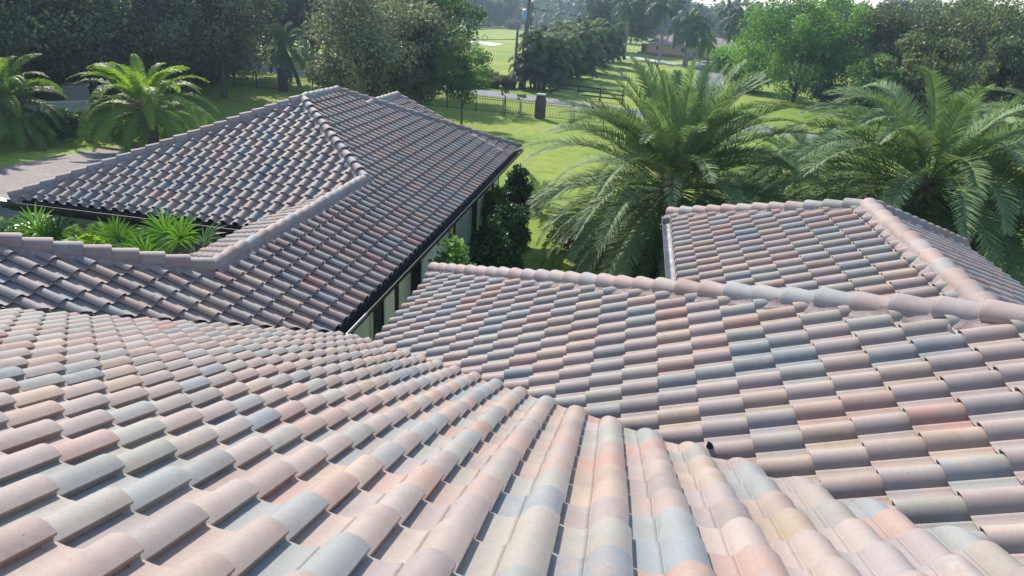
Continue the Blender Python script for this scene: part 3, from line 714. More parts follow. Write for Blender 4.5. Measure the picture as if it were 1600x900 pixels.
# ------------------------------------------------------------------ distant wood: copies of four kinds
def proto_tree(name, label, mat, h, rad, h0, nleaf, leaf, seed, **kw):
    t = tree(name, label, (0, 0), mat, h, rad, h0, nleaf, leaf, seed, None, **kw); return t
pA = proto_tree('wood_tree', 'x', L_OAK, 12, 6.2, .3, 15000, .46, 51, nclump=60, limbs=6)
pB = proto_tree('wood_tree', 'x', L_GREEN, 11, 5.6, .2, 14000, .46, 52, nclump=60, limbs=6)
pC = proto_tree('wood_tree', 'x', L_OLIVE, 12, 6.0, .2, 14000, .46, 53, nclump=60, limbs=6)
pD = proto_tree('wood_tree', 'x', L_GREY, 13, 5.2, .3, 14000, .44, 54, nclump=60, limbs=6, droop=1.5)
WG = 'trees of the background wood'
used = set()
def wood(proto, px, py, sc, label):
    p = at(px, py) if not isinstance(px, Vector) else px
    if id(proto) in used: o = dup(proto, label, (p.x, p.y, 0), random.uniform(0, 6.28), (sc, sc, sc * random.uniform(.92, 1.1)), WG)
    else:
        used.add(id(proto)); proto.location = (p.x, p.y, 0); proto.rotation_euler = (0, 0, random.uniform(0, 6.28)); proto.scale = (sc, sc, sc); proto['label'] = label; proto['group'] = WG; o = proto
    return o
W = [  # px, py of the foot, size, kind, label
 (-60, 150, 1.2, pA, 'dark wood tree far left behind the edge palm'), (15, 135, 1.3, pA, 'dark wood tree behind the first oaks on the left'), (95, 132, 1.3, pB, 'wood tree behind the oak by the white utility box'),
 (180, 135, 1.35, pA, 'dark wood tree behind the arching left palm'), (275, 130, 1.35, pA, 'dark wood tree filling the gap right of the grey leaved tree'), (365, 118, 1.15, pA, 'dark wood tree left of the road glimpse'),
 (395, 90, 1.2, pB, 'green wood tree across the road above the iron fence'), (440, 88, 1.3, pA, 'dark wood tree across the road above the dark stone pillar'), (490, 92, 1.2, pD, 'grey wood tree across the road left of the big dark tree'),
 (330, 80, 1.4, pA, 'dark wood tree far behind the left grey trees'), (240, 78, 1.4, pD, 'grey wood tree far behind the left grey leaved tree'), (545, 90, 1.3, pB, 'green wood tree far behind the big dark tree'), (620, 78, 1.2, pB, 'green wood tree behind the mid green tree'),
 (672, 60, 1.3, pB, 'green wood tree at the left edge of the bright field'), (704, 42, 1.2, pB, 'distant green tree at the top left corner of the field'), (735, 41, 1.15, pC, 'distant olive tree along the top of the field left of the poles'),
 (762, 42, 1.1, pB, 'distant green tree along the top of the field'), (790, 43, 1.1, pC, 'distant olive tree right behind the short pole'), (820, 42, 1.0, pB, 'distant green tree behind the transformer'),
 (700, 32, 2.1, pA, 'tall far dark tree above the field at left'), (745, 31, 2.2, pA, 'tall far dark tree above the middle of the field'), (790, 31, 2.1, pD, 'tall far grey tree above the transformer'), (838, 33, 2.1, pA, 'tall far dark tree left of the pale blue roof'),
 (925, 34, 2.2, pD, 'tall far grey bare looking tree right of the pale blue roof'), (880, 32, 2.3, pA, 'tall far dark tree behind the pale blue roof'), (965, 42, 1.9, pA, 'tall dark tree behind the first royal palm'),
 (955, 80, 1.35, pA, 'dark tree behind the right end of the broad palm clumps'), (985, 68, 1.4, pA, 'dark tree left of the tan house'), (1010, 58, 1.5, pA, 'dark tree right behind the tan house'), (1048, 60, 1.5, pB, 'green tree behind the roof of the tan house'),
 (1090, 66, 1.1, pA, 'dark tree behind the lit royal palm'), (1135, 74, .85, pA, 'dark tree behind the right royal palm'), (1185, 84, .8, pA, 'dark tree left behind the big lime green tree'),
 (1225, 92, 1.0, pD, 'grey tree behind the top of the big lime green tree'), (1300, 98, 1.1, pD, 'tall grey green tree right of the lime green tree top'), (1345, 102, 1.0, pA, 'tall dark tree with sky showing beside its top'), (1335, 128, .95, pB, 'green tree between the lime green and the olive tree'),
 (1400, 118, 1.0, pD, 'grey tree behind the wide olive tree'), (1440, 128, 1.0, pC, 'olive tree in front of the tall grey trees on the right'), (1500, 118, 1.15, pA, 'tall dark tree near the top right corner'), (1545, 125, 1.0, pD, 'grey tree against the sky at the top right'), (1600, 135, 1.0, pC, 'olive tree against the sky in the top right corner'),
 (1430, 212, .55, pC, 'low olive bush behind the crown of the right date palm'), (1560, 215, .6, pC, 'low olive bush at the right edge behind the palms'), (1355, 200, .5, pB, 'low green bush between the lime green tree and the palms'), (1660, 190, .95, pC, 'olive tree just past the right edge of the wood'),
]
for px, py, sc, pr_, lb in W: wood(pr_, px, py, sc * (.92 if px < 520 and py > 100 else 1.3), lb)

# a row of ground level shrubs that closes the foot of the wood
def shrub(name, label, loc, mat, h, rad, nleaf, leaf, seed, group=None, **kw):
    t = thing(name, label, 'shrub', (loc[0], loc[1], 0), 0, group)
    a = dict(clump=.34, squash=.85); a.update(kw)
    o, cc, cr = crown_mesh('foliage', mat, t, a.pop('h0', .05), h, rad, a.pop('nclump', 40), nleaf, leaf, seed, **a)
    mb = MB(); r = random.Random(seed)
    for i in range(6):
        c = cc[r.randrange(len(cc))]; mb.tube([(r.uniform(-.1, .1), r.uniform(-.1, .1), -.05), (c[0] * .4, c[1] * .4, c[2] * .5), tuple(c)], [.035, .025, .01], 4)
    mb.build('stems', M_BARK, t); return t
sp = shrub('wood_shrub', 'x', (0, 0), L_OAK, 2.6, 2.6, 5200, .30, 71)
SH = [(-90, 165, 1.3), (-10, 150, 1.3), (55, 148, 1.2), (120, 144, 1.2), (190, 140, 1.3), (250, 138, 1.2), (305, 132, 1.2), (345, 122, 1.1), (530, 148, 1.2), (565, 152, 1.1), (640, 160, .9), (690, 120, 1.0), (725, 136, .6), (742, 136, .6), (760, 134, .7), (775, 137, .5), (790, 138, .55), (700, 46, 2.0), (745, 45, 1.9), (800, 46, 1.7), (845, 60, 1.6), (1290, 165, 1.0), (1335, 172, 1.1), (1420, 180, 1.1), (1520, 186, 1.2), (1590, 190, 1.2), (1140, 122, .9)]
SL = ['far left under the edge palm', 'at the left edge under the oaks', 'under the oaks left of the white box', 'behind the white utility box', 'under the oaks behind the arching left palm', 'at the foot of the left grey leaved tree', 'between the two grey leaved trees', 'left of the iron fence by the road', 'left at the foot of the big dense tree', 'at the foot of the big dense tree', 'between the dense tree and the mid green tree', 'by the road under the mid green tree', 'on the roadside left of the two poles', 'on the roadside a little left of the poles', 'spiky on the roadside before the field', 'low and next to the short pole', 'touching the foot of the short pole', 'along the top left end of the field', 'along the top middle of the field', 'along the top right end of the field', 'behind the broad palm clumps', 'under the right side of the big lime green tree', 'between the lime green tree and the olive tree', 'under the wide olive tree', 'right of the wide olive tree', 'at the right edge of the wood', 'below the low lime green tree']
for i, (px, py, sc) in enumerate(SH):
    p = at(px, py); lb = 'dark shrub ' + SL[i]
    if i == 0: sp.location = (p.x, p.y, 0); sp.scale = (sc,) * 3; sp['label'] = lb; sp['group'] = 'shrubs at the foot of the wood'
    else: dup(sp, lb, (p.x, p.y, 0), random.uniform(0, 6.28), sc, 'shrubs at the foot of the wood')

# broad leaved palm clumps across the road
def clump(label, loc, seed, h=6.3, n=190, proto=None):
    t = thing('palm_clump', label, 'palm clump', (loc[0], loc[1], 0), 0, 'broad palm clumps across the road')
    r = np.random.default_rng(seed); V, F, Tt = [], [], []
    for i in range(n):
        a = r.uniform(0, 6.283); q = r.uniform(0, 1) ** .5; zz = r.uniform(.12, .8)
        R_ = 2.6 * math.sqrt(max(.05, 1 - (zz / .95) ** 3)); bx, by = math.cos(a) * R_ * q * .7, math.sin(a) * R_ * q * .7
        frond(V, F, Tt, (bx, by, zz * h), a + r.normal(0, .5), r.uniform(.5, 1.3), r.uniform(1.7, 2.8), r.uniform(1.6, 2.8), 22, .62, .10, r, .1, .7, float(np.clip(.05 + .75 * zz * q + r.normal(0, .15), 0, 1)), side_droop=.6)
    t_ = np.concatenate(Tt)[:, None] * np.ones((1, 3)); V = np.vstack(V); V[:, 2] = np.maximum(V[:, 2], .04)
    np_mesh('fronds', V, np.concatenate(F), L_BAN, t, False, t_)
    mb = MB(); q = random.Random(seed)
    for i in range(12):
        x, y = q.uniform(-1.1, 1.1), q.uniform(-1.1, 1.1); mb.tube([(x, y, -.1), (x * 1.15, y * 1.15, h * .25), (x * 1.3, y * 1.3, h * .45)], [.12, .1, .07], 6)
    mb.build('stems', M_PBARK, t, True); return t
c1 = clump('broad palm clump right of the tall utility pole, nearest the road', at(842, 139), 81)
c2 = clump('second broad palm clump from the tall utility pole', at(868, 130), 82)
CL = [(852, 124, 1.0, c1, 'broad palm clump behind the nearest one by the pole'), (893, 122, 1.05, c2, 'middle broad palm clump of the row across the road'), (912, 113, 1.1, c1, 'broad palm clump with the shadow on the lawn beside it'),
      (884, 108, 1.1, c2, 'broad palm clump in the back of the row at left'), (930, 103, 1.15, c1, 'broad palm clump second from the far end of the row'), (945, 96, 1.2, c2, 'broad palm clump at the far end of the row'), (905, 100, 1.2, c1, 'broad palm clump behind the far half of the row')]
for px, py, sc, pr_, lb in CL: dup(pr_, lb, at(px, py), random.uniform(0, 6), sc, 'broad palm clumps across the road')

# royal palms
def royal(label, px, py, h, L, seed, n=20, mat=L_ROY, r0=.26, tint=(.3, .6)):
    p = at(px, py); t = thing('royal_palm', label, 'palm tree', (p.x, p.y, 0), 0, 'royal palms by the tan house')
    mb = MB(); mb.tube([(0, 0, -.1), (0, 0, h * .3), (0, 0, h * .7), (0, 0, h)], [r0, r0 * 1.1, r0 * .95, r0 * .62], 10); mb.build('trunk', M_RBARK, t, True)
    mb = MB(); mb.tube([(0, 0, h - .02), (0, 0, h + .5), (0, 0, h + 1.3)], [r0 * .64, r0 * .7, r0 * .3], 10); mb.build('crownshaft', L_LIME, t, True)
    palm_crown('crown', t, mat, h + 1.2, n, L, seed, droop=1.75, nl=54, ll=.95, lw=.10, el0=-.55, el1=1.4, vee=.2, spread=.12, tint=tint, side_droop=.8, fwd=.5)
    return t
royal('royal palm left of the tan house with its trunk standing clear', 975, 91, 9.0, 5.2, 91)
royal('royal palm whose trunk crosses the tan house wall', 1029, 96, 9.5, 5.4, 92, n=22)
royal('large lit royal palm right of the tan house with glossy hanging fronds', 1068, 104, 6.6, 5.0, 93, n=26, tint=(.5, .95))
royal('royal palm left of the lime green tree, with dark fronds', 1150, 112, 7.6, 5.0, 94, n=24)
royal('royal palm against the sky behind the others', 1128, 92, 10.0, 5.4, 95, n=22)
royal('royal palm behind the low lime green tree', 1192, 104, 7.8, 5.0, 96, n=22)
royal('short yellow green palm before the tan house', 1093, 101, 3.6, 3.4, 97, n=18, mat=L_PHXY, r0=.13, tint=(.5, .95))
mbx = thing('tree_stump_cluster', 'cluster of pale bare trunks under the lit royal palm', 'trunks', at(1077, 106))
q = MB(); rr_ = random.Random(4)
for i in range(9):
    x, y = rr_.uniform(-1.1, 1.1), rr_.uniform(-.6, .6); q.tube([(x, y, -.1), (x * .95, y, 1.6), (x * .85 + .1, y * .8, rr_.uniform(2.6, 3.6))], [.2, .15, .08], 7)
q.build('trunks', M_RBARK, mbx, True)
p = at(468, 134); p2 = aty(440, 50, p.y)
t = thing('leaning_palm', 'leaning palm with a dark trunk right of the dark stone pillar', 'palm tree', (p.x, p.y, 0))
palm_trunk(t, 3.6, .2, .16, M_PBARK, off=(-1.5, 0), boots=False, seed=9); palm_crown('crown', t, L_PHX, 3.6, 40, 3.3, 99, droop=1.6, nl=50, ll=.6, lw=.05, el0=-.5, off=(-1.5, 0), tint=(.1, .5))

# shrubs along the wall of the left wing (their tops measured against the wall line)
def on_x(px, py, X):
    d = ray(px, py); k = X / d.x; return Vector((X, d.y * k, H + d.z * k))
for nm, lb, px, py, X, rad, mt, lf, n_, cone, sdn in [
    ('bright_shrub', 'bright green pointed shrub by the grey wall, nearest of the wall shrubs', 716, 352, -3.8, .95, L_LIME, .13, 4200, .55, 61),
    ('dark_shrub', 'dark rounded shrub behind the bright green one', 768, 330, -3.7, .85, L_DARK, .13, 5200, .35, 62),
    ('dark_shrub', 'dark bushy shrub between the rounded one and the tall cypress like one', 797, 298, -3.45, .85, L_DARK, .13, 5600, .3, 63),
    ('dark_shrub', 'tall narrow dark shrub at the end of the wall', 810, 248, -3.5, .82, L_DARK, .14, 7000, .45, 64),
    ('yellow_green_shrub', 'yellow green feathery shrub in the sun beyond the wall shrubs', 776, 282, -4.6, .8, L_PHXY, .14, 3000, .2, 65)]:
    p = on_x(px, py, X)
    shrub(nm, lb, (p.x, p.y), mt, p.z, rad, n_, lf, sdn, cone=cone, nclump=70, shell=.4, clump=.3)
p = at(838, 330)
t = thing('young_palm', 'small spiky palm on the lawn right of the tall dark shrub', 'palm', (p.x, p.y, 0)); palm_crown('crown', t, L_PHX, .45, 22, 1.5, 55, droop=.9, nl=26, ll=.3, lw=.03, el0=.1, tint=(.2, .5))
mb = MB(); mb.tube([(0, 0, -.05), (0, 0, .5)], [.12, .1], 8); mb.build('trunk', M_PBARK, t, True)
p = at(1005, 436)
shrub('low_shrub', 'low green spiky shrub at the foot of the large date palm', (p.x - .3, p.y + .6), L_DARK, 1.3, 1.5, 5000, .12, 66)
p = at(905, 400)
shrub('low_shrub', 'dark low shrub in the shade left of the large date palm', (p.x, p.y + 1.0), L_DARK, 1.1, 1.3, 4000, .12, 67)

# courtyard plants
def fan_palm(name, label, loc, h, n, L, mat, seed, tilt=.9):
    t = thing(name, label, 'palm', (loc[0], loc[1], 0), 0, 'leafy palms in the courtyard')
    r = np.random.default_rng(seed); V = []; F = []; Tt = []
    mb = MB()
    for i in range(n):
        az = i * 2.4 + r.normal(0, .2); el = 1.35 - 1.2 * (i / n) ** .9 + r.normal(0, .1); l = L * r.uniform(.6, .95)
        d = np.array([math.cos(az) * math.cos(el), math.sin(az) * math.cos(el), math.sin(el)]); o = np.array([0, 0, h]); c = o + d * l
        mb.tube([tuple(o), tuple(o + d * l * .5 + np.array([0, 0, .03])), tuple(c)], [.014, .011, .008], 4, False)
        sd = np.array([-math.sin(az), math.cos(az), 0]); up = np.cross(sd, d) * -1; up = up if up[2] > 0 else -up
        k = 26; R_ = L * r.uniform(.48, .62); tt = np.clip(.75 - .5 * i / n + r.normal(0, .08), 0, 1)
        ax = unit(d + up * .25 - np.array([0, 0, .35]) * (1 if el < .9 else .2))
        for j in range(k):
            th = (j / (k - 1) - .5) * 4.3; dv = unit(ax * math.cos(th) + sd * math.sin(th) + up * .10 * (1 if j % 2 else -1) + r.normal(0, .03, 3)); ln = R_ * (1 - .25 * abs(th) / 2.15) * r.uniform(.92, 1.06)
            wv = unit(np.cross(dv, up)) * .028; mid = c + dv * ln * .55; tip = c + dv * ln - np.array([0, 0, .16 * ln * r.uniform(.5, 1.5)])
            b = len(V) * 6; V.append(np.stack([c - wv * .3, c + wv * .3, mid - wv, mid + wv, tip - wv * .1, tip + wv * .1])); F += [(b, b + 1, b + 3, b + 2), (b + 2, b + 3, b + 5, b + 4)]; Tt += [tt + r.normal(0, .06)] * 6
    V = np.vstack(V); Tt = np.clip(np.array(Tt), 0, 1)[:, None] * np.ones((1, 3))
    np_mesh('fans', V, np.array(F), mat, t, False, Tt)
    mb.tube([(0, 0, -.05), (0, 0, h * .5), (0, 0, h + .05)], [.09, .08, .06], 8); mb.build('stem', M_PBARK, t, True); return t
def feather(name, label, loc, h, n, L, mat, seed, ll=.3, lw=.03, tint=(.4, .9)):
    t = thing(name, label, 'palm', (loc[0], loc[1], 0), 0, 'leafy palms in the courtyard')
    palm_crown('crown', t, mat, h, n, L, seed, droop=1.3, nl=34, ll=ll, lw=lw, el0=.15, vee=.3, spread=.1, tint=tint)
    mb = MB(); mb.tube([(0, 0, -.05), (0, 0, h)], [.09, .06], 7); mb.build('stem', M_PBARK, t, True); return t
fan_palm('fan_palm', 'tall fan palm with one round upright fan, rightmost of the courtyard palms', (-9.75, 12.5), 2.05, 9, 1.35, L_FAN, 101)
fan_palm('fan_palm', 'fan palm with grey green drooping fans left of the tallest one', (-10.9, 12.5), 1.75, 9, 1.3, L_FAN, 102)
feather('feather_palm', 'upright yellow green palm in the middle of the courtyard', (-12.1, 12.7), 1.9, 22, 1.35, L_PHXY, 103, ll=.36, lw=.045, tint=(.5, 1))
fan_palm('fan_palm', 'fan palm with dark wide fans near the wall corner', (-13.4, 13.0), 1.6, 9, 1.35, L_FAN, 104)
feather('feather_palm', 'arching green palm near the left edge over the ridge tiles', (-14.7, 12.8), 1.8, 22, 1.5, L_FAN, 105, ll=.4, lw=.045)
feather('feather_palm', 'yellow green feathery palm with stiff upright leaves in mid courtyard', (-11.45, 12.7), 2.0, 18, 1.35, L_PHXY, 106, ll=.4, lw=.05, tint=(.7, 1))
feather('feather_palm', 'bright feathery palm above the left ridge tiles', (-13.0, 12.3), 1.7, 22, 1.25, L_FAN, 107)
feather('feather_palm', 'bright feathery palm beside the driveway end of the courtyard', (-14.0, 12.2), 1.6, 22, 1.3, L_FAN, 108)
feather('feather_palm', 'arching feathery palm with long fronds at the left edge of the photo', (-15.7, 12.9), 1.7, 24, 1.7, L_PHXY, 109)
feather('feather_palm', 'small leafy palm against the ridge at the right end of the courtyard', (-9.2, 12.2), 1.9, 20, .95, L_FAN, 110, ll=.22)
t = thing('seed_spray', 'golden seed spray beside the wall at the right end of the courtyard', 'plant', (-9.1, 12.6, 0)); stalks(t, 2.5, 26, 1.15, 12, L_GOLD, name='sprays')
mb = MB(); mb.tube([(0, 0, -.05), (0, 0, 2.5)], [.03, .02], 6); mb.build('stem', M_PBARK, t)
for i, (x, y) in enumerate([(-10.3, 12.3), (-12.5, 12.2), (-14.9, 12.0)]):
    shrub('courtyard_shrub', ['leafy shrub under the two rightmost courtyard palms', 'leafy shrub under the middle courtyard palms', 'leafy shrub under the leftmost courtyard palms'][i], (x, y), L_FAN, 1.7, 1.0, 3600, .14, 120 + i, 'leafy shrubs in the courtyard')

# ------------------------------------------------------------------ fences, poles, houses, small things
A_ = at(443, 143); B_ = at(843, 185); fd = (B_ - A_).normalized(); fn = Vector((-fd.y, fd.x, 0)); rz = math.atan2(fd.y, fd.x)
def pillar(label, p, h=1.85, w_=.62, cap=M_CONC):
    t = thing('stone_pillar', label, 'fence pillar', (p.x, p.y, 0), rz, 'stone pillars of the iron fence')
    b = MB(); b.box(-w_ / 2, -w_ / 2, -.05, w_ / 2, w_ / 2, h); b.build('shaft', M_STONE, t, False, .01)
    c_ = MB(); c_.box(-w_ / 2 - .06, -w_ / 2 - .06, h, w_ / 2 + .06, w_ / 2 + .06, h + .1); c_.build('cap', cap, t, False, .015); return t
pillar('brown stone fence pillar with a pale cap on the sunlit lawn', B_); pillar('dark stone fence pillar in the shade on the left', A_, 1.95, .66, M_STONE)
def fence(label, P, Q):
    L = (Q - P).length; t = thing('iron_fence', label, 'fence', (P.x, P.y, 0), rz, 'black iron fence along the road')
    n = int(L / .145); b = MB()
    for i in range(n):
        x = (i + .5) * L / n; b.box(x - .0095, -.0095, .08, x + .0095, .0095, 1.38); b.add([(x - .014, 0, 1.38), (x + .014, 0, 1.38), (x, 0.006, 1.46)], [(0, 1, 2)])
    b.build('pickets', M_IRON, t)
    b = MB()
    for z in (.16, 1.1, 1.27): b.box(0, -.019, z, L, .019, z + .032)
    b.build('rails', M_IRON, t)
    m_ = max(1, round(L / 2.5))
    for i in range(m_ + 1):
        b = MB(); x = i * L / m_; b.box(x - .035, -.035, -.05, x + .035, .035, 1.55); b.build('post', M_IRON, t)
fence('black iron fence section left of the dark stone pillar', A_ - fd * 7.5, A_ - fd * .4)
fence('long black iron fence section between the two stone pillars', A_ + fd * .4, B_ - fd * .4)
fence('black iron fence section right of the pale capped pillar', B_ + fd * .4, B_ + fd * 15)
# dark rail fence across the road
P, Q = at(838, 146), at(975, 163); d = (Q - P).normalized(); L = (Q - P).length
t = thing('rail_fence', 'dark board rail fence in front of the palm clumps', 'fence', (P.x, P.y, 0), math.atan2(d.y, d.x))
b = MB()
for z in (.35, .75, 1.15): b.box(0, -.02, z, L, .02, z + .14)
b.build('boards', M_WOODD, t)
for i in range(int(L / 2.4) + 1):
    b = MB(); b.box(i * 2.4 - .06, .025, -.05, i * 2.4 + .06, .12, 1.4); b.build('post', M_WOODD, t)
# utility poles with wires
p1 = at(803, 138); p2 = at(813, 139)
t = thing('utility_pole', 'short grey wooden utility pole by the field', 'utility pole', (p1.x, p1.y, 0)); b = MB(); b.tube([(0, 0, -.2), (0.02, 0, 6.6)], [.17, .13], 10); b.build('pole', M_POLE, t, True)
t = thing('utility_pole', 'tall dark utility pole carrying a pale blue transformer', 'utility pole', (p2.x, p2.y, 0)); b = MB(); b.tube([(0, 0, -.2), (.25, 0, 6), (.62, 0, 14.5)], [.27, .24, .18], 10); b.build('pole', M_POLE, t, True)
b = MB(); b.tube([(.0, -.1, 7.0), (.0, -.1, 7.08), (.0, -.1, 8.05), (.0, -.1, 8.12)], [.22, .27, .27, .2], 12); tr = b.build('transformer', M_XFMR, t, True); b = MB(); b.box(.1, -.14, 7.2, .45, -.06, 7.9); b.build('bracket', M_IRON, tr)
b = MB(); b.tube([(.62, .1, 6.2), (.75, .1, 9.2), (.95, .1, 12)], .04, 6); b.build('conduit', M_IRON, t)
b = MB(); b.tube([(1.1, .0, 5.8), (1.1, .0, 7.6)], .07, 6); b.build('insulator', M_CONC, t)
def wire(label, a, bb, sag, r=.022, loop=False):
    a, bb = Vector(a), Vector(bb); pts = [a.lerp(bb, i / 24) - Vector((0, 0, sag * 4 * (i / 24) * (1 - i / 24))) for i in range(25)]
    b = MB(); b.tube(pts, r, 4)
    if loop:
        c = a.lerp(bb, .12); b.tube([c + Vector((math.cos(k / 12 * 6.283) * .3, 0, math.sin(k / 12 * 6.283) * .3 - .2)) for k in range(13)], .03, 5)
    tag(b.build('utility_wire', M_IRON), label, 'wire')
wire('dark cable with a coil hanging left of the short pole', (p1.x, p1.y, 5.1), (p1.x - 30, p1.y + 2, 6.3), .9, .03, True)
wire('thin cable above the coiled one left of the poles', (p1.x, p1.y, 6.4), (p1.x - 30, p1.y + 2, 7.6), .7)
wire('upper thin wire running right from the tall pole', (p2.x + .3, p2.y, 8.4), (p2.x + 60, p2.y + 42, 6.0), 1.2)
wire('lower thin wire running right from the tall pole', (p2.x + .25, p2.y, 5.4), (p2.x + 60, p2.y + 42, 3.4), 1.2)
p = at(779, 42); t = thing('far_pole', 'thin pale pole at the far end of the field', 'pole', (p.x, p.y, 0)); b = MB(); b.tube([(0, 0, 0), (0, 0, 12)], [.2, .14], 8); b.build('pole', M_CONC, t)
p = at(479, 92); t = thing('far_pole', 'pale pole rising behind the left trees', 'pole', (p.x, p.y, 0)); b = MB(); b.tube([(0, 0, 0), (0, 0, 14)], [.22, .16], 8); b.build('pole', M_CONC, t)
p = at(819, 140); t = thing('marker_post', 'low dark marker post with three pale marks beside the tall pole', 'marker post', (p.x, p.y, 0)); b = MB(); b.box(-.16, -.05, -.05, .16, .05, 1.25); b.build('board', M_IRON, t)
b = MB(); [b.box(.02, -.056, z, .12, -.051, z + .12) for z in (.35, .65, .95)]; b.build('reflectors', M_WHITE, t)
# saplings by the fence
for px, py, hh, lb in ((786, 181, 2.1, 'thin staked sapling in front of the iron fence left of the pillar'), (893, 191, 2.3, 'thin sapling with pale trunk right of the pale capped pillar'), (812, 182, 1.7, 'small sapling nearest the pale capped pillar')):
    p = at(px, py); t = thing('sapling', lb, 'sapling', (p.x, p.y, 0)); b = MB(); b.tube([(0, 0, -.05), (.02, 0, hh * .8)], [.05, .03], 6); b.build('trunk', M_POLE, t); b = MB(); b.tube([(-.16, 0, -.05), (-.06, 0, hh * .62)], .02, 5); b.tube([(.18, .05, -.05), (.06, 0, hh * .62)], .02, 5); b.build('stakes', M_WOODD, t)
    crown_mesh('crown', L_GREEN, t, hh * .72, hh * 1.15, .45, 12, 220, .14, int(px))
# tan house
c_ = at(1012, 84.5); e_ = at(1052, 88.5); hd = (e_ - c_); hd = Vector((hd.x, hd.y, 0)).normalized(); ang = math.atan2(hd.y, hd.x)
t = thing('tan_house', 'small tan house with a mauve hip roof far beyond the lawn', 'house', (c_.x, c_.y, 0), ang)
b = MB(); b.box(0, 0, -.1, 24, 9, 2.75); b.build('wall', M_TAN, t)
b = MB(); o_ = .7; b.add([(-o_, -o_, 2.8), (24 + o_, -o_, 2.8), (24 + o_, 9 + o_, 2.8), (-o_, 9 + o_, 2.8), (4.2, 4.5, 4.9), (19.8, 4.5, 4.9)], [(0, 3, 2, 1), (0, 1, 5, 4), (1, 2, 5), (2, 3, 4, 5), (3, 0, 4)]); b.build('roof', M_SHING, t)
b = MB(); b.box(-o_ - .02, -o_ - .04, 2.66, 24 + o_, -o_ - .0, 2.84); b.build('fascia_board', M_WHITE, t)
for x in (2.0, 8.5, 16):
    b = MB(); b.box(x, -.05, 1.0, x + 1.4, -.003, 2.2); f_ = b.build('window', M_WHITE, t); b = MB(); b.box(x + .1, -.062, 1.1, x + 1.3, -.052, 2.1); b.build('pane', M_GLASS, f_)
b = MB(); b.box(12, -.04, 0, 13, -.003, 2.1); b.build('door', M_SHING, t)
for x in (-1.5,):
    b = MB(); b.box(x - .9, .8, -.1, x + .4, 2.2, 2.3); b.build('carport_store', M_DARK, t)
b = MB(); b.box(-2, -1.6, -.05, 26, -.9, .5); tag(b.build('mulch_bed', M_MULCH), 'low red mulch bed along the front of the tan house', 'garden bed'); bpy.data.objects['mulch_bed'].location = (c_.x, c_.y, 0); bpy.data.objects['mulch_bed'].rotation_euler = (0, 0, ang)
p = at(1003, 78.6); t = thing('white_post', 'short white post left of the tan house', 'post', (p.x, p.y, 0)); b = MB(); b.tube([(0, 0, -.1), (0, 0, 2.1)], .17, 8); b.build('post', M_WHITE, t)
# pale blue roofed building behind the palm clumps
p = at(868, 31); t = thing('blue_roofed_building', 'far building with a pale blue gable roof and two white vents', 'building', (p.x, p.y, 0), .15)
b = MB(); b.box(-9, 0, 0, 9, 12, 8.3); b.build('wall', M_WHITE, t); b = MB(); b.add([(-9.8, -.8, 8.2), (9.8, -.8, 8.2), (9.8, 12.8, 8.2), (-9.8, 12.8, 8.2), (-1.5, 6, 11.6), (1.5, 6, 11.6)], [(0, 3, 2, 1), (0, 1, 5, 4), (1, 2, 5), (2, 3, 4, 5), (3, 0, 4)]); rf = b.build('roof', M_BLUER, t)
for x in (-1.4, 1.2):
    b = MB(); b.tube([(x, 5, 11.2), (x, 5, 12.3), (x, 5, 12.8)], [.8, .8, .3], 10); b.build('vent', M_WHITE, rf, True)
# hanging sign post and lamp
p = at(1102, 121.5); t = thing('gate_sign_post', 'black T shaped gate post with a long cross arm by the side road', 'gate post', (p.x, p.y, 0), .12)
b = MB(); b.box(-.11, -.11, -.1, .11, .11, 2.85); b.build('post', M_IRON, t); b = MB(); b.box(-.85, -.08, 2.1, 1.95, .08, 2.32); b.build('cross_arm', M_IRON, t); b = MB(); b.box(1.6, -.1, 1.25, 2.0, .1, 2.09); b.build('hanging_box', M_IRON, t)
p = at(1091, 132); t = thing('lamp_post', 'small black lamp post left of the T shaped gate post', 'lamp post', (p.x, p.y, 0)); b = MB(); b.tube([(0, 0, -.1), (0, 0, 1.75)], .035, 6); b.build('pole', M_IRON, t)
b = MB(); b.tube([(0, 0, 1.75), (0, 0, 1.85), (0, 0, 2.05), (0, 0, 2.12)], [.05, .12, .12, .03], 8); b.build('lantern', M_IRON, t)
# white yard wall, utility box, gate pillar, hedge
p, q = at(64, 176), at(140, 174); d = (q - p).normalized()
t = thing('yard_wall', 'low white yard wall under the dark oaks', 'wall', (p.x, p.y, 0), math.atan2(d.y, d.x)); b = MB(); b.box(0, 0, -.1, (q - p).length, .2, .62); b.build('wall', M_CONC, t); b = MB(); b.box(-.04, -.04, .622, (q - p).length + .04, .24, .70); b.build('coping', M_WHITE, t)
p = at(123, 163); t = thing('utility_box', 'white utility box with a sloping lid behind the low yard wall', 'utility box', (p.x, p.y, 0), .35)
b = MB(); b.box(-.68, -.4, -.05, .68, .4, 1.25); b.build('body', M_CONC, t, False, .02); b = MB(); b.add([(-.74, -.46, 1.252), (.74, -.46, 1.252), (.74, .46, 1.252), (-.74, .46, 1.252), (-.74, -.46, 1.30), (.74, -.46, 1.30), (.74, .46, 1.46), (-.74, .46, 1.46)], [(0, 3, 2, 1), (4, 5, 6, 7), (0, 1, 5, 4), (1, 2, 6, 5), (2, 3, 7, 6), (3, 0, 4, 7)]); b.build('lid', M_WHITE, t)
p = at(54, 208); t = thing('gate_pillar', 'pale gate pillar behind the left edge palm', 'pillar', (p.x, p.y, 0)); b = MB(); b.box(-.22, -.22, -.05, .22, .22, 1.45); b.build('shaft', M_CONC, t); b = MB(); b.box(-.27, -.27, 1.452, .27, .27, 1.55); b.build('cap', M_CONC, t)
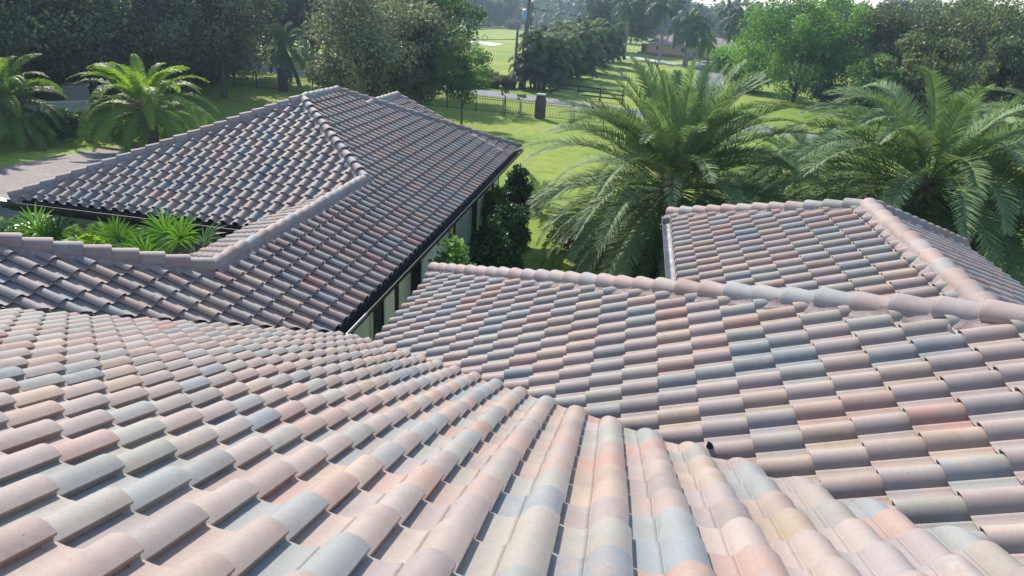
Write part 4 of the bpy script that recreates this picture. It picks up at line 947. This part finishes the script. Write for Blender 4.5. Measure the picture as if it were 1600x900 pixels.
for i, (px, py, lb) in enumerate([(84, 221, 'dark clipped hedge right of the pale gate pillar'), (110, 222, 'dark clipped hedge left of the arching palm')]):
    p = at(px, py); shrub('clipped_hedge', lb, (p.x, p.y), L_DARK, 1.9, .85, 4200, .13, 130 + i)
# scrap on the valley
p = Vector((.86, 4.58, ZF5(4.58) + .06)); b = MB(); b.add([(0, 0, 0), (.05, .01, .015), (.035, .05, .05), (-.01, .03, .09), (-.025, .01, .03), (.06, .045, .005)], [(0, 1, 2), (0, 2, 3), (0, 3, 4), (1, 5, 2), (1, 0, 5)])
o = b.build('dark_scrap', M_IRON); o.location = p; o.scale = (.8, .8, .7); tag(o, 'small crumpled dark scrap lying in the roof valley', 'scrap')

# the parked car by the courtyard
def wheel(parent, x, y, R_=.36):
    b = MB(); k = 20; vs = []
    prof = [(R_ * .62, -.11), (R_ * .94, -.11), (R_, -.07), (R_, .07), (R_ * .94, .11), (R_ * .62, .11)]
    for i in range(k):
        a = 2 * math.pi * i / k; vs += [(x + math.cos(a) * r_, y + o_, R_ + math.sin(a) * r_) for r_, o_ in prof]
    b.add(vs, [(i * 6 + j, i * 6 + (j + 1) % 6, ((i + 1) % k) * 6 + (j + 1) % 6, ((i + 1) % k) * 6 + j) for i in range(k) for j in range(6)])
    w_ = b.build('wheel', M_IRON, parent, True)
    c = MB(); c.tube([(x, y - .08, R_), (x, y + .08, R_)], R_ * .2, 10); 
    for i in range(5):
        a = 2 * math.pi * i / 5; c.tube([(x, y, R_), (x + math.cos(a) * R_ * .6, y, R_ + math.sin(a) * R_ * .6)], .035, 5)
    c.build('rim', M_GUTL, w_, True)
M_CAR = mat_flat('white_car_paint', (.75, .76, .78), .18, .02)
p = at(-14, 344, .9)
t = thing('parked_car', 'white car parked on the pavers behind the courtyard palms', 'car', (p.x, p.y, 0), -.25)
secs = [(-2.25, .42, .78, .72), (-2.1, .34, .95, .84), (-1.2, .3, 1.02, .9), (0, .3, 1.0, .91), (1.0, .3, .98, .9), (1.9, .32, .86, .85), (2.25, .42, .70, .70)]
V = []
for x, z0, z1, hw in secs:
    V += [(x, -hw, z0), (x, -hw - .02, (z0 + z1) / 2), (x, -hw + .05, z1 - .04), (x, -hw + .22, z1), (x, hw - .22, z1), (x, hw - .05, z1 - .04), (x, hw + .02, (z0 + z1) / 2), (x, hw, z0)]
b = MB(); n = len(secs); b.add(V, [(i * 8 + j, i * 8 + (j + 1) % 8, (i + 1) * 8 + (j + 1) % 8, (i + 1) * 8 + j) for i in range(n - 1) for j in range(8)] + [tuple(range(8))[::-1], tuple((n - 1) * 8 + j for j in range(8))])
b.build('body', M_CAR, t, True)
b = MB(); b.add([(-1.75, -.74, .99), (1.15, -.76, .98), (1.15, .76, .98), (-1.75, .74, .99), (-1.3, -.6, 1.46), (.35, -.62, 1.48), (.35, .62, 1.48), (-1.3, .6, 1.46)], [(0, 1, 5, 4), (1, 2, 6, 5), (2, 3, 7, 6), (3, 0, 4, 7)]); b.build('windows', M_GLASS, t)
b = MB(); b.add([(-1.36, -.62, 1.455), (.40, -.64, 1.475), (.40, .64, 1.475), (-1.36, .62, 1.455), (-1.2, -.5, 1.51), (.25, -.5, 1.53), (.25, .5, 1.53), (-1.2, .5, 1.51)], [(4, 5, 6, 7), (0, 1, 5, 4), (1, 2, 6, 5), (2, 3, 7, 6), (3, 0, 4, 7)]); b.build('roof_panel', M_CAR, t, True)
for sx in (-1.4, 1.4):
    for sy in (-.8, .8): wheel(t, sx, sy)
for sy in (-.55, .55):
    b = MB(); b.box(2.18, sy - .14, .58, 2.262, sy + .14, .70); b.build('headlight', M_GUTL, t, False, .02)
    b = MB(); b.box(.62, sy * 1.75 - .07, .98, .80, sy * 1.75 + .07, 1.1); b.build('wing_mirror', M_CAR, t, False, .02)

# ------------------------------------------------------------------ far-off wood closing the horizon, and the hazy air
r = np.random.default_rng(99); C = []; TT = []
for k in range(900):
    a = r.uniform(-1.25, 1.15); d = r.uniform(330, 560); rad = r.uniform(7, 13); hh = r.uniform(9, 21) if a < .15 else r.uniform(9, 15)
    c = np.array([math.sin(a) * d, math.cos(a) * d, hh * .5]); n = 75
    C.append(c + unit(r.normal(size=(n, 3))) * r.uniform(0, 1, (n, 1)) ** .4 * np.array([rad, rad, hh * .55])); TT.append(np.full(n, r.uniform(.1, .8)))
C = np.vstack(C); C[:, 2] = np.maximum(C[:, 2], .4); P_, F_ = leaf_quads(C, 3.4, r, .3, .8)
o = np_mesh('distant_woods', P_, F_, L_OAK, None, False, np.repeat(np.concatenate(TT), 4)[:, None] * np.ones((1, 3))); tag(o, 'far off dark wood along the horizon', 'wood', kind='stuff')
hm = bpy.data.materials.new('hazy_air'); hm.use_nodes = True; hn = hm.node_tree; hn.nodes.remove(hn.nodes['Principled BSDF'])
pv = hn.nodes.new('ShaderNodeVolumePrincipled'); pv.inputs['Color'].default_value = (.62, .78, 1.0, 1); pv.inputs['Density'].default_value = HAZE = 0.0005; pv.inputs['Anisotropy'].default_value = 0.35
hn.links.new(pv.outputs[0], hn.nodes['Material Output'].inputs['Volume'])
b = MB(); b.box(-860, -360, -1.0, 860, 1060, 42); tag(b.build('haze', hm), 'thin pale haze in the air', 'haze', kind='stuff')
